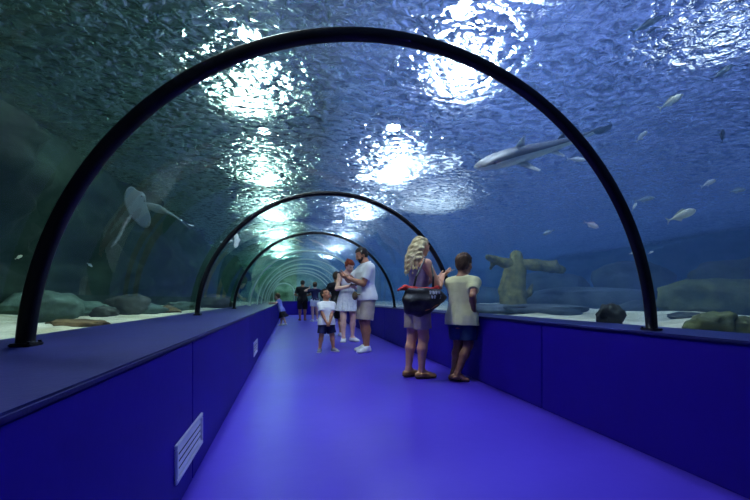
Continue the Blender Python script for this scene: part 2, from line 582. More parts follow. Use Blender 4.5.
# ------------------------------------------------------------------ camera (eye 0.9 m above the floor, tunnel runs along +Y)
EYE = 0.9
YAW = 0.231
FPX = 359.6
cam = bpy.data.cameras.new('camera')
cam.sensor_width = 36
cam.lens = 36 * FPX / 750
cam.shift_y = 48.65 / 750
cam.clip_start = 0.05
cam.clip_end = 200
co = bpy.data.objects.new('camera', cam)
co.location = (0, 0, EYE)
co.rotation_euler = (PI / 2, 0, -YAW)
C.objects.link(co)
bpy.context.scene.camera = co
RV = Vector((math.cos(YAW), -math.sin(YAW), 0))
FV = Vector((math.sin(YAW), math.cos(YAW), 0))

def at(px, py, dist):
    """world point seen at a pixel of the photograph, dist metres in front of the camera"""
    return Vector((0, 0, EYE)) + dist * (FV + RV * ((px - 375) / FPX) + Vector((0, 0, 1)) * ((298.65 - py) / FPX))

def on_floor(px, py, z=0.0):
    d = (EYE - z) * FPX / (py - 298.65)
    return at(px, py, d)

# ------------------------------------------------------------------ dimensions
CX, CZ, RAD = 0.539, 0.625, 1.605          # tunnel axis and radius
LEDGE = 0.71
XL, XR = -0.474, 2.0                        # barrier faces
GL = CX - RAD                               # glass foot, left
GR = CX + RAD
Y0, Y1 = -3.2, 20.4
WATER = 3.25
RIBS = [1.72, 4.45, 7.2, 10.0, 12.2, 14.0, 15.7, 17.3, 18.8]

def srgb(*c): return lin(c)

# ------------------------------------------------------------------ setting materials
def floor_mat():
    m = mat('blue_floor_paint', (71, 50, 187), 0.36, spec=0.3, col2=(67, 46, 179), scale=1.2, bump=0.05, bscale=9)
    return m
M_floor = floor_mat()
M_wall = mat('blue_wall_paint', (30, 15, 130), 0.5, spec=0.08, col2=(28, 14, 123), scale=1.5, bump=0.03, bscale=25)
M_ledge = mat('dark_blue_ledge_paint', (24, 26, 88), 0.45, spec=0.2, col2=(20, 22, 80), scale=5, bump=0.06, bscale=60)
M_rubber = mat('black_rib', (14, 15, 20), 0.38, spec=0.14, col2=(12, 13, 20), scale=6)
M_seam = mat('pale_seam', (205, 218, 208), 0.3, spec=0.5)
nt_ = M_seam.node_tree
tl_ = nt_.nodes.new('ShaderNodeBsdfTranslucent'); tl_.inputs['Color'].default_value = (.85, .95, .9, 1)
mx_ = nt_.nodes.new('ShaderNodeMixShader'); mx_.inputs['Fac'].default_value = .6
nt_.links.new(nt_.nodes['Principled BSDF'].outputs[0], mx_.inputs[1]); nt_.links.new(tl_.outputs[0], mx_.inputs[2])
nt_.links.new(mx_.outputs[0], nt_.nodes['Material Output'].inputs['Surface'])
M_vent = mat('white_vent', (226, 224, 235), 0.45)
M_ventshade = mat('vent_shade', (22, 20, 48), 0.8)  # dark colour stands in for the shade between the slats

def panel_wall(name, x0, x1, z1, seams, facing):
    bm = bmesh.new()
    ys = [Y0] + seams + [Y1]
    for a, b in zip(ys[:-1], ys[1:]):
        bx(bm, (x0, a + .003, 0.0), (x1, b - .003, z1), .004)
    lo, hi = (x0, x1 - .012) if facing > 0 else (x0 + .012, x1)
    bx(bm, (lo, Y0, 0.0), (hi, Y1, z1 - .01))
    return struct(from_bm(name, bm, M_wall))

# floor, barriers and ledges
bm = bmesh.new(); bx(bm, (XL - .3, Y0, -.12), (XR + .3, Y1 + .3, 0.0))
struct(from_bm('floor', bm, M_floor), 'glossy blue painted walkway floor of the tunnel')
seams = [-0.6, 1.95, 4.5, 7.0, 9.5, 12.0, 14.5, 17.0]
struct(panel_wall('wall_left', GL - .25, XL, LEDGE - .022, seams, 1), 'blue barrier wall on the left, of flat panels')
struct(panel_wall('wall_right', XR, GR + .3, LEDGE - .022, [s + .6 for s in seams], -1), 'blue barrier wall on the right')
bm = bmesh.new(); bx(bm, (GL - .25, Y0, LEDGE - .02), (XL + .012, Y1, LEDGE), .006)
struct(from_bm('trim_1', bm, M_ledge), 'wide dark blue ledge on top of the left barrier')
bm = bmesh.new(); bx(bm, (XR - .012, Y0, LEDGE - .02), (GR + .3, Y1, LEDGE), .006)
struct(from_bm('trim_2', bm, M_ledge), 'narrow blue ledge on top of the right barrier')
bm = bmesh.new(); bx(bm, (XL - .3, Y1, 0), (XR + .3, Y1 + .3, LEDGE + .05), .01)
struct(from_bm('wall_back', bm, M_wall), 'dark blue barrier wall closing the far end')

# ------------------------------------------------------------------ acrylic tunnel
def glass_mat():
    m = bpy.data.materials.new('clear_acrylic')
    m.use_nodes = True
    nt = m.node_tree; nt.nodes.clear()
    out = nt.nodes.new('ShaderNodeOutputMaterial')
    mix = nt.nodes.new('ShaderNodeMixShader')
    tr = nt.nodes.new('ShaderNodeBsdfTransparent'); tr.inputs['Color'].default_value = (.96, .985, .99, 1)
    gl = nt.nodes.new('ShaderNodeBsdfGlossy'); gl.inputs['Roughness'].default_value = 0.02
    gl.inputs['Color'].default_value = (.9, .95, 1, 1)
    fr = nt.nodes.new('ShaderNodeFresnel'); fr.inputs['IOR'].default_value = 1.22
    mu = nt.nodes.new('ShaderNodeMath'); mu.operation = 'MULTIPLY'; mu.inputs[1].default_value = 0.75
    nt.links.new(fr.outputs['Fac'], mu.inputs[0])
    nt.links.new(mu.outputs[0], mix.inputs['Fac'])
    nt.links.new(tr.outputs[0], mix.inputs[1]); nt.links.new(gl.outputs[0], mix.inputs[2])
    nt.links.new(mix.outputs[0], out.inputs['Surface'])
    return m
M_glass = glass_mat()
A0 = math.asin((LEDGE - CZ) / RAD)
def arc(n, r=RAD):
    return [(CX + r * math.cos(A0 + (PI - 2 * A0) * i / n), CZ + r * math.sin(A0 + (PI - 2 * A0) * i / n)) for i in range(n + 1)]

ys = [Y0] + RIBS + [Y1]
for k, (a, b) in enumerate(zip(ys[:-1], ys[1:])):
    P = arc(72)
    V = []; F = []
    for j, yy in enumerate((a + .002, b - .002)):
        V += [(x, yy, z) for x, z in P]
    n = len(P)
    for i in range(n - 1):
        F.append((i, i + 1, n + i + 1, n + i))
    o = from_data('window_%d' % (k + 1), V, F, M_glass)
    struct(o)
# glass end wall under the last arch
bm = bmesh.new()
vs = [bm.verts.new((x, Y1 + .12, z + .05)) for x, z in arc(60, RAD)]
bm.faces.new(vs)
struct(from_bm('window_%d' % (len(ys)), bm, M_glass), 'clear end wall beyond the far barrier')

# ribs: closed arches of rounded box section, with a flange at each foot
def rib_mesh(y, w, t, n=96, r0=RAD - .004):
    sec = []
    b = min(w, t) * .28
    for cx_, cz_, a0 in ((w / 2 - b, t - b, 0), (-w / 2 + b, t - b, 90), (-w / 2 + b, b, 180), (w / 2 - b, b, 270)):
        for q in range(4):
            a = math.radians(a0 + q * 30)
            sec.append((cx_ + b * math.cos(a), cz_ + b * math.sin(a)))
    V = []; F = []
    for i in range(n + 1):
        a = A0 + (PI - 2 * A0) * i / n
        for sy, st in sec:
            r = r0 - t + st
            V.append((CX + r * math.cos(a), y + sy, CZ + r * math.sin(a)))
    m = len(sec)
    for i in range(n):
        for j in range(m):
            F.append((i * m + j, i * m + (j + 1) % m, (i + 1) * m + (j + 1) % m, (i + 1) * m + j))
    F.append(tuple(range(m))); F.append(tuple(range(n * m, n * m + m))[::-1])
    return V, F

rib_names = ['nearest thick black tunnel arch framing the whole view', 'second black tunnel arch, behind the woman with the black bag',
             'third black tunnel arch, behind the man in white', 'fourth slim tunnel arch, first of the pale ones',
             'fifth tunnel arch, second of the pale ones', 'sixth tunnel arch, third of the pale ones',
             'seventh tunnel arch, third from the far end', 'eighth tunnel arch, last but one before the far end',
             'ninth and last tunnel arch in front of the far barrier']
for k, y in enumerate(RIBS):
    dark = k < 3
    w, t = (.05, .054) if k == 0 else ((.06, .05) if dark else ((.16, .03) if k == 3 else (.10, .025)))
    V, F = rib_mesh(y, w, t)
    V = [(v[0], v[1] - y, v[2]) for v in V]
    o = from_data('tunnel_arch', V, F, M_rubber if dark else M_seam)
    o.location = (0, y, 0)
    tag(o, rib_names[k], 'arch', 'arches ribbing the glass tunnel')
    if dark:
        for sx, xx in ((1, GL + .002), (-1, GR - .002)):
            bm = bmesh.new()
            x0, x1 = sorted((xx - sx * .002, xx + sx * .072))
            bx(bm, (x0, -w / 2 - .018, LEDGE), (x1, w / 2 + .018, LEDGE + .014), .004)
            from_bm('foot_flange', bm, M_rubber, o)
            for q in (-1, 1):
                bm = bmesh.new()
                bmesh.ops.create_cone(bm, cap_ends=True, segments=6, radius1=.006, radius2=.006, depth=.008,
                                      matrix=Matrix.Translation((xx + sx * .062, q * (w * .5 + .008), LEDGE + .017)))
                from_bm('bolt', bm, M_rubber, o)

# pale arched frame standing on the far barrier
bm = bmesh.new()
pts = [(-.90, .76)] + [(-.35 + .55 * math.cos(PI - PI * i / 16), 1.25 + .50 * math.sin(PI * i / 16)) for i in range(17)] + [(.20, .76)]
def ribbon(bm, pts, w, y0, y1):
    n = len(pts); A = []
    for i, (x, z) in enumerate(pts):
        a = pts[max(0, i - 1)]; b = pts[min(n - 1, i + 1)]
        t = Vector((b[0] - a[0], b[1] - a[1])).normalized(); nx, nz = -t.y * w, t.x * w
        A.append([bm.verts.new((x + sx * nx, y, z + sx * nz)) for sx, y in ((-1, y0), (1, y0), (1, y1), (-1, y1))])
    for i in range(n - 1):
        for j in range(4):
            bm.faces.new((A[i][j], A[i][(j + 1) % 4], A[i + 1][(j + 1) % 4], A[i + 1][j]))
    bm.faces.new(A[0]); bm.faces.new(A[-1][::-1])
ribbon(bm, pts, .035, Y1 + .02, Y1 + .09)
struct(from_bm('trim_3', bm, M_seam, None, True), 'pale arched frame standing on the far barrier')

# ------------------------------------------------------------------ vents on the left barrier
def vent(y0, y1, z0, z1, label):
    t = empty('wall_vent', (XL, (y0 + y1) / 2, z0), label, 'vent', 'louvred vents in the left barrier')
    L = (y1 - y0) / 2; Hh = z1 - z0; b = .022
    bm = bmesh.new()
    bx(bm, (0, -L, 0), (.012, L, b), .003); bx(bm, (0, -L, Hh - b), (.012, L, Hh), .003)
    bx(bm, (0, -L, b), (.012, -L + b, Hh - b), .003); bx(bm, (0, L - b, b), (.012, L, Hh - b), .003)
    from_bm('frame', bm, M_vent, t)
    bm = bmesh.new(); bx(bm, (.0005, -L + b, b), (.002, L - b, Hh - b)); from_bm('shade_backing', bm, M_ventshade, t)
    n = 4
    for i in range(n):
        zc = b + (Hh - 2 * b) * (i + .5) / n
        hgt = (Hh - 2 * b) / n
        V = []
        for yy in (-L + b, L - b - .012):
            V += [(.004, yy, zc + hgt * .28), (.008, yy, zc - hgt * .22), (.008, yy, zc - hgt * .28), (.003, yy, zc + hgt * .22)]
        F = [(0, 1, 5, 4), (1, 2, 6, 5), (2, 3, 7, 6), (3, 0, 4, 7), (0, 3, 2, 1), (4, 5, 6, 7)]
        from_data('slat', V, F, M_vent, t, smooth=False)
    return t
vent(1.66, 2.12, .115, .283, 'larger near white louvred vent low in the left blue barrier')
vent(4.96, 5.49, .13, .32, 'farther small white louvred vent in the left blue barrier')

# ------------------------------------------------------------------ the tank
def fbm(p, o=5): return mnoise.fractal(Vector(p), 1.0, 2.1, o)
M_sand = mat('pale_sand', (232, 226, 196), 0.9, spec=0.1, col2=(196, 188, 152), scale=3.0, bump=0.5, bscale=30)
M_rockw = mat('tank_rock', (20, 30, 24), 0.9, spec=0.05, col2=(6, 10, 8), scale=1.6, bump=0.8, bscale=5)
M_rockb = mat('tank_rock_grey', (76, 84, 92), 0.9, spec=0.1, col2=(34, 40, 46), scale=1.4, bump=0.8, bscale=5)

TXL, TXR, TY0, TY1 = -4.2, 16.0, -3.6, 27.0
def grid(name, x0, x1, nx, y0, y1, ny, fn, m):
    V = []; F = []
    for j in range(ny + 1):
        for i in range(nx + 1):
            x = x0 + (x1 - x0) * i / nx; y = y0 + (y1 - y0) * j / ny
            V.append(fn(x, y))
    for j in range(ny):
        for i in range(nx):
            a = j * (nx + 1) + i
            F.append((a, a + 1, a + nx + 2, a + nx + 1))
    return from_data(name, V, F, m)
def sand_l(x, y):
    d = GL - .02 - x
    return (x, y, LEDGE - .03 + .01 * min(d, 1.5) * (1 + .5 * fbm((x, y * .6, 0))) + .05 * min(1, d * 2) * fbm((x * 1.4, y * 1.1, 3)) + .05 * max(0, d - 1.5))
def sand_r(x, y):
    d = x - GR - .02
    return (x, y, LEDGE - .06 + .01 * min(d, 1.5) + .08 * min(1, d * 2) * fbm((x * 1.2, y * .9, 8)) + .03 * max(0, d - 1.5))
tag(grid('sand', TXL, GL - .01, 60, TY0, Y1 + .3, 240, sand_l, M_sand), 'pale sand bed of the tank along the left glass', 'sand', kind='stuff')
tag(grid('sand', GR + .01, TXR, 60, TY0, Y1 + .3, 240, sand_r, M_sand), 'bluish sand bed of the tank along the right glass', 'sand', kind='stuff')
tag(grid('sand', TXL, TXR, 60, Y1 + .3, TY1, 40, lambda x, y: (x, y, LEDGE - .05 + .12 * fbm((x, y, 1))), M_sand), 'pale sand bed of the tank beyond the far barrier', 'sand', kind='stuff')

def rockwall(name, axis, pos, sgn, a0, a1, na, nz, m, amp, lean):
    V = []; F = []
    for j in range(nz + 1):
        for i in range(na + 1):
            a = a0 + (a1 - a0) * i / na; z = 0.3 + (WATER + .9 - .3) * j / nz
            n = amp * (fbm((a * .5, z * .9, pos), 6) + .5 * abs(fbm((a * 1.3, z * 2.2, pos + 9), 5)))
            p = pos + sgn * (n + lean * math.sin(z * .8))
            V.append((p, a, z) if axis == 0 else (a, p, z))
    for j in range(nz):
        for i in range(na):
            q = j * (na + 1) + i
            F.append((q, q + 1, q + na + 2, q + na + 1))
    o = from_data(name, V, F, m)
    return struct(o)
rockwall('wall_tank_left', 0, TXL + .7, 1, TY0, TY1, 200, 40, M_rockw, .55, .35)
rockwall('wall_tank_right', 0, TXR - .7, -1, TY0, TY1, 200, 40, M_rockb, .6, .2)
M_rockp = mat('pale_tank_rock', (176, 196, 172), 0.9, spec=0.1, col2=(96, 124, 104), scale=1.2, bump=0.8, bscale=5)  # brightness of the far end is put into this paler rock colour
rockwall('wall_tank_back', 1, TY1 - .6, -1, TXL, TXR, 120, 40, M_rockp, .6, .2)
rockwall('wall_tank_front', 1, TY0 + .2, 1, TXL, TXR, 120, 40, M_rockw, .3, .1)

# water body: absorbing and softly scattering, hollowed by the tunnel
def water_mat(name, ab_c, ab_d, sc_c, sc_d):
    m = bpy.data.materials.new(name)
    m.use_nodes = True
    nt = m.node_tree; nt.nodes.clear()
    out = nt.nodes.new('ShaderNodeOutputMaterial')
    ab = nt.nodes.new('ShaderNodeVolumeAbsorption'); ab.inputs['Color'].default_value = ab_c; ab.inputs['Density'].default_value = ab_d
    sc = nt.nodes.new('ShaderNodeVolumeScatter'); sc.inputs['Color'].default_value = sc_c
    sc.inputs['Density'].default_value = sc_d; sc.inputs['Anisotropy'].default_value = 0.35
    ad = nt.nodes.new('ShaderNodeAddShader')
    nt.links.new(ab.outputs[0], ad.inputs[0]); nt.links.new(sc.outputs[0], ad.inputs[1])
    nt.links.new(ad.outputs[0], out.inputs['Volume'])
    return m
def prism(bm, poly, y0, y1):
    a = [bm.verts.new((x, y0, z)) for x, z in poly]
    b = [bm.verts.new((x, y1, z)) for x, z in poly]
    n = len(poly)
    bm.faces.new(a[::-1]); bm.faces.new(b)
    for i in range(n):
        bm.faces.new((a[i], a[(i + 1) % n], b[(i + 1) % n], b[i]))
zb = .25; zt = WATER - .06
Pa = arc(96, RAD + .012)
XM = CX - .15
hm_ = max(z for x, z in Pa)
bm = bmesh.new()
half = [(x, z) for x, z in Pa if x < XM - .01]
zm = CZ + math.sqrt((RAD + .012) ** 2 - .15 ** 2)
prism(bm, [(TXL, zb), (GL - .013, zb)] + half[::-1] + [(XM - .002, zm), (XM - .002, zt), (TXL, zt)], TY0, Y1 + .13)
prism(bm, [(TXL, zb), (XM - .002, zb), (XM - .002, zt), (TXL, zt)], Y1 + .135, TY1)
tag(from_bm('tank_water', bm, water_mat('green_water', *VOL_L)), 'dark green water filling the left half of the tank', 'water', kind='stuff')
bm = bmesh.new()
half = [(x, z) for x, z in Pa if x > XM + .01]
prism(bm, [(TXR, zb), (TXR, zt), (XM + .002, zt), (XM + .002, zm)] + half[::-1] + [(GR + .013, zb)], TY0, Y1 + .13)
prism(bm, [(XM + .002, zb), (TXR, zb), (TXR, zt), (XM + .002, zt)], Y1 + .135, TY1)
tag(from_bm('tank_water', bm, water_mat('blue_water', *VOL_R)), 'blue water filling the right half of the tank', 'water', kind='stuff')

# rippled water surface seen from below
def surf_mat():
    m = bpy.data.materials.new('rippled_water_surface')
    m.use_nodes = True
    nt = m.node_tree; nt.nodes.clear()
    N = nt.nodes.new
    L = nt.links.new
    out = N('ShaderNodeOutputMaterial')
    tc = N('ShaderNodeTexCoord')
    mp = N('ShaderNodeMapping'); mp.inputs['Scale'].default_value = (.75, 1.0, 1.0); mp.inputs['Rotation'].default_value = (0, 0, .25)
    L(tc.outputs['Object'], mp.inputs['Vector'])
    def noise(scale, det, dist):
        n = N('ShaderNodeTexNoise'); n.inputs['Scale'].default_value = scale
        n.inputs['Detail'].default_value = det; n.inputs['Distortion'].default_value = dist
        L(mp.outputs[0], n.inputs['Vector']); return n
    n1 = noise(R_SCALE, 2.5, 0.6); n2 = noise(2.0, 2, .3)
    b2 = N('ShaderNodeBump'); b2.inputs['Strength'].default_value = 1.0; b2.inputs['Distance'].default_value = R_BIG
    b1 = N('ShaderNodeBump'); b1.inputs['Strength'].default_value = 1.0; b1.inputs['Distance'].default_value = R_SMALL
    L(n2.outputs['Fac'], b2.inputs['Height']); L(n1.outputs['Fac'], b1.inputs['Height'])
    L(b2.outputs[0], b1.inputs['Normal'])
    def refr(r, c):
        rf = N('ShaderNodeBsdfRefraction'); rf.inputs['IOR'].default_value = S_IOR; rf.inputs['Roughness'].default_value = r
        rf.inputs['Color'].default_value = c; L(b1.outputs[0], rf.inputs['Normal']); return rf
    def mix(f, a, b):
        mx = N('ShaderNodeMixShader')
        if isinstance(f, float): mx.inputs['Fac'].default_value = f
        else: L(f, mx.inputs['Fac'])
        L(a, mx.inputs[1]); L(b, mx.inputs[2]); return mx.outputs[0]
    sharp = refr(S_R1, (.9, .97, 1, 1)); soft = refr(S_R2, (.85, .95, 1, 1))
    gl = N('ShaderNodeBsdfGlossy'); gl.inputs['Roughness'].default_value = .05; gl.inputs['Color'].default_value = (.9, .95, 1, 1)
    L(b1.outputs[0], gl.inputs['Normal'])
    fr = N('ShaderNodeFresnel'); fr.inputs['IOR'].default_value = S_FRES
    L(b1.outputs[0], fr.inputs['Normal'])
    a = mix(S_SOFT, sharp.outputs[0], soft.outputs[0])
    a = mix(fr.outputs[0], a, gl.outputs[0])
    tr = N('ShaderNodeBsdfTransparent'); tr.inputs['Color'].default_value = (.88, .97, 1, 1)
    rp = N('ShaderNodeMapRange'); rp.inputs['From Min'].default_value = .47; rp.inputs['From Max'].default_value = .60
    rp.inputs['To Min'].default_value = 0.0; rp.inputs['To Max'].default_value = S_TRANS
    L(n1.outputs['Fac'], rp.inputs['Value'])
    a = mix(rp.outputs[0], a, tr.outputs[0])
    L(a, out.inputs['Surface'])
    return m
M_surf = surf_mat()
def surf_z(x, y):
    return (x, y, WATER + .035 * mnoise.noise(Vector((x * .9, y * .7, 5))) + .015 * mnoise.noise(Vector((x * 2.3, y * 1.9, 1))))
ws = grid('water_surface', TXL, TXR, 120, TY0, TY1, 220, surf_z, M_surf)
ws.data.flip_normals()
tag(ws, 'rippled water surface of the tank seen from below', 'water', kind='stuff')

# floodlights hung above the water: two rows, plus lamps added as unseen keys and for glow
M_house = mat('floodlight_housing', (60, 62, 66), 0.5)
def emis(name, col, s):
    m = bpy.data.materials.new(name); m.use_nodes = True
    nt = m.node_tree; nt.nodes.clear()
    o = nt.nodes.new('ShaderNodeOutputMaterial'); e = nt.nodes.new('ShaderNodeEmission')
    e.inputs['Color'].default_value = col; e.inputs['Strength'].default_value = s
    nt.links.new(e.outputs[0], o.inputs['Surface'])
    return m
LAMPS = []
def flood(x, y, z, r, m, label):
    m = emis('lamp_glow', m[0], m[1])
    t = empty('floodlight', (x, y, z), label, 'lamp', 'floodlights hung over the water')
    bm = bmesh.new()
    bmesh.ops.create_cone(bm, cap_ends=True, segments=24, radius1=r * 1.15, radius2=r * .5, depth=r * .9, matrix=Matrix.Translation((0, 0, r * .5)))
    from_bm('housing', bm, M_house, t)
    bm = bmesh.new(); bmesh.ops.create_circle(bm, cap_ends=True, segments=32, radius=r, matrix=Matrix.Translation((0, 0, .04 - .05)))
    from_bm('lens', bm, m, t)
    bm = bmesh.new(); bx(bm, (-.02, -.02, r * .9), (.02, .02, 7.0 - z)); from_bm('hanger', bm, M_house, t)
    LAMPS.append(t)
CK, CL, CR = (.94, .96, 1.0, 1), (.72, 1.0, .86, 1), (.78, .86, 1.0, 1)
for (y, e), nm in zip(LL, ('first', 'second', 'third', 'fourth', 'fifth', 'sixth', 'seventh', 'eighth')):
    flood(-.62, y, 5.0, .16 if 5 < y < 12 else .26, (CK if y < 5 else CL, e), 'greenish white floodlight over the water, %s of the left row from the near end' % nm)
for (y, e), nm in zip(LR, ('first', 'second', 'third', 'fourth', 'fifth', 'sixth', 'seventh', 'eighth')):
    flood(2.4, y, 5.0, .16 if 4 < y < 9 else .26, (CR, e), 'bluish white floodlight over the water, %s of the right row from the near end' % nm)
for (x, y, e, r), nm in zip(LF, ('nearer and smaller one', 'added farther and wider one')):
    flood(x, y, 5.0, r, (CR, e), 'single bluish floodlight over the water right of the two rows, the %s' % nm)
w = bpy.data.worlds.new('hall_air'); bpy.context.scene.world = w
w.use_nodes = True
nt = w.node_tree
tc = nt.nodes.new('ShaderNodeTexCoord')
sx = nt.nodes.new('ShaderNodeSeparateXYZ')
rp = nt.nodes.new('ShaderNodeValToRGB')
mr = nt.nodes.new('ShaderNodeMapRange')
mr.inputs['From Min'].default_value = -.8; mr.inputs['From Max'].default_value = .8
nt.links.new(tc.outputs['Generated'], sx.inputs[0])
nt.links.new(sx.outputs['X'], mr.inputs['Value']); nt.links.new(mr.outputs[0], rp.inputs['Fac'])
rp.color_ramp.elements[0].color = W_LEFT; rp.color_ramp.elements[0].position = .36
rp.color_ramp.elements[1].color = W_RIGHT; rp.color_ramp.elements[1].position = .8
e = rp.color_ramp.elements.new(.55); e.color = W_MID
nt.links.new(rp.outputs['Color'], nt.nodes['Background'].inputs['Color'])
# made-up bright and dark patches, added so the ripples glitter
nz = nt.nodes.new('ShaderNodeTexNoise'); nz.inputs['Scale'].default_value = W_NS; nz.inputs['Detail'].default_value = 3
nt.links.new(tc.outputs['Generated'], nz.inputs['Vector'])
nr = nt.nodes.new('ShaderNodeMapRange'); nr.inputs['From Min'].default_value = .42; nr.inputs['From Max'].default_value = .66
nr.inputs['To Min'].default_value = .25; nr.inputs['To Max'].default_value = W_NA
nt.links.new(nz.outputs['Fac'], nr.inputs['Value'])
mm = nt.nodes.new('ShaderNodeMath'); mm.operation = 'MULTIPLY'
mz = nt.nodes.new('ShaderNodeMapRange')
mz.inputs['From Min'].default_value = .5; mz.inputs['From Max'].default_value = .95
mz.inputs['To Min'].default_value = W_STR * .12; mz.inputs['To Max'].default_value = W_STR * 1.5
nt.links.new(sx.outputs['Z'], mz.inputs['Value'])
nt.links.new(mz.outputs[0], mm.inputs[0]); nt.links.new(nr.outputs[0], mm.inputs[1])
nt.links.new(mm.outputs[0], nt.nodes['Background'].inputs['Strength'])
sc = bpy.context.scene
sc.view_settings.view_transform = 'Standard'
sc.view_settings.look = 'None'
sc.view_settings.gamma = 1.0
sc.view_settings.use_curve_mapping = False
sc.view_settings.exposure = EXPO
sc.cycles.max_bounces = 10
sc.cycles.transparent_max_bounces = 24
sc.cycles.transmission_bounces = 8
sc.cycles.volume_bounces = 1
sc.cycles.sample_clamp_indirect = 4.0
sc.cycles.use_denoising = True
# ------------------------------------------------------------------ rocks in the tank
M_rk_brown = mat('brown_rock', (118, 98, 66), 0.9, spec=0.1, col2=(64, 54, 38), scale=4, bump=0.7, bscale=14)
M_rk_green = mat('green_grey_rock', (78, 96, 84), 0.9, spec=0.1, col2=(44, 58, 50), scale=3, bump=0.7, bscale=14)
M_rk_dark = mat('dark_rock', (62, 64, 58), 0.9, spec=0.1, col2=(28, 30, 28), scale=3, bump=0.7, bscale=14)
M_rk_blue = mat('blue_grey_rock', (74, 82, 92), 0.9, spec=0.1, col2=(36, 42, 52), scale=2, bump=0.7, bscale=10)
M_rk_olive = mat('olive_rock', (86, 92, 60), 0.9, spec=0.1, col2=(46, 52, 34), scale=3, bump=0.7, bscale=14)

def rock(px, base_py, D, size, seed, m, label, rot=0.0, flat=0.0, group=None, zoff=-.02):
    bm = bmesh.new()
    bmesh.ops.create_icosphere(bm, subdivisions=4, radius=1.0)
    o3 = Vector((seed * 3.1, seed * 1.7, seed * .9))
    for v in bm.verts:
        n = fbm(v.co * 1.1 + o3, 5) * .30 + .10 * fbm(v.co * 3.3 + o3, 3)
        p = v.co * (1 + n)
        if flat: p.z = math.copysign(abs(p.z) ** (1 - flat), p.z)
        v.co = Vector((p.x * size[0], p.y * size[1], p.z * size[2]))
    o = from_bm('rock', bm, m, None, True)
    p = at(px, base_py, D)
    o.location = (p.x, p.y, p.z + size[2] * .75 + zoff)
    o.rotation_euler = (0, 0, rot)
    return tag(o, label, 'rock', group)

# left tank
rock(76, 327.5, 2.75, (.28, .13, .05), 1, M_rk_brown, 'flat brown rock on the sand just right of the near arch foot', -.5)
rock(4, 333, 2.5, (.16, .08, .03), 2, M_rk_brown, 'small brown rock on the sand left of the near arch foot', .2)
rock(54, 317, 3.8, (.22, .20, .17), 3, M_rk_green, 'grey-green boulder on the sand behind the flat brown rock', .4)
rock(86, 315, 4.5, (.32, .24, .11), 4, M_rk_green, 'low mossy rock right of the grey-green boulder', 1.0)
rock(104, 318, 4.1, (.13, .11, .09), 5, M_rk_dark, 'small dark rock at the right end of the flat brown rock', .1)
rock(129, 314, 4.9, (.24, .22, .17), 6, M_rk_dark, 'dark upright rock on the left sand, halfway to the second arch', .7)
rock(150, 314, 5.1, (.22, .16, .10), 7, M_rk_green, 'mossy rock touching the dark upright rock', .7)
rock(166, 313, 5.4, (.28, .12, .07), 8, M_rk_brown, 'low light brown rock on the left sand near the second arch', -.6)
rock(182, 310, 6.4, (.25, .20, .10), 9, M_rk_green, 'small mossy rock just left of the second arch foot', .3)
rock(24, 315, 4.2, (.32, .2, .16), 10, M_rk_green, 'dim green rock in front of the left rock wall', .3)
rock(216, 307, 8.4, (.35, .3, .18), 11, M_rk_dark, 'dark rock behind the left glass past the second arch', .3)

# right tank
rock(610, 325.5, 2.95, (.095, .09, .115), 12, M_rk_dark, 'round grey stone standing on the sand left of the near arch, right side', 0)
rock(712, 333, 2.6, (.20, .14, .10), 13, M_rk_olive, 'olive rock on the sand at the far right edge of the view', .4)
rock(742, 336, 2.5, (.10, .10, .09), 14, M_rk_olive, 'dark olive rock cut by the right edge of the view', .4)
rock(690, 320, 3.9, (.20, .16, .06), 15, M_rk_dark, 'flat dark stone on the right sand beside the olive rock', -.5)
rock(716, 313, 4.7, (.62, .34, .26), 16, M_rk_olive, 'large layered olive ledge behind the olive rock, right side', -.5, .4)
rock(660, 312, 5.6, (.55, .35, .12), 17, M_rk_blue, 'low blue-grey rock right of the near arch foot, right side', -.3, .3)
rock(585, 309, 7.3, (1.1, .5, .26), 18, M_rk_blue, 'long dark ledge of rock right of the wooden stump', -.55, .5)
rock(548, 306, 9.3, (.95, .5, .50), 19, M_rk_blue, 'high dark ledge of rock behind the wooden stump', -.55, .5)
rock(634, 308, 8.0, (.75, .5, .60), 20, M_rk_blue, 'tall bluish rock mass behind the near arch, right side', -.6, .4)
rock(745, 310, 6.6, (.85, .55, .55), 21, M_rk_dark, 'dark rock mass in the far right background', -.7, .4)
rock(495, 312, 6.0, (.5, .24, .09), 22, M_rk_blue, 'low dim rock at the foot of the wooden stump, left of it', -.4, .3)
rock(545, 313, 5.5, (.55, .22, .09), 23, M_rk_blue, 'low dim rock at the foot of the wooden stump, right of it', -.5, .3)
rock(478, 305, 11.5, (.9, .5, .35), 24, M_rk_blue, 'faint rock ledge left of and far behind the stump', -.5, .4)

# sunken wooden stump with two side branches
M_wood = mat('sunken_wood', (112, 108, 66), 0.9, spec=0.1, col2=(62, 62, 42), scale=6, bump=0.8, bscale=20)
def chain_obj(name, chains, m, vox, pad=.08, wob=.006, parent=None):
    P = np.array([p for c in chains for p in c[0]]); R = max(r for c in chains for r in c[1])
    fd = Field(P.min(0) - R - pad, P.max(0) + R + pad, vox)
    for pts, rs in chains: fd.chain(pts, rs, .05)
    fd.wobble(wob, 60, 5)
    return field_obj(name, fd, m, parent)
SD = 6.6
b = at(513, 311, SD)
def S(px, py, dd=0.0):
    return np.array(at(px, py, SD + dd)) - np.array(b)
t = chain_obj('stump', [([S(513, 314), S(515, 295), S(517, 272), S(516, 256)], [.25, .19, .15, .11]),
                        ([S(508, 312), S(503, 290), S(508, 268)], [.13, .08, .07])], M_wood, .03)
t.location = b
tag(t, 'sunken yellowish wooden stump with two branches behind the right glass', 'stump')
chain_obj('branch', [([S(516, 265), S(505, 263), S(495, 260), S(488, 257, -.2)], [.10, .09, .07, .05]), ([S(495, 260), S(491, 268)], [.05, .03])], M_wood, .025, parent=t)
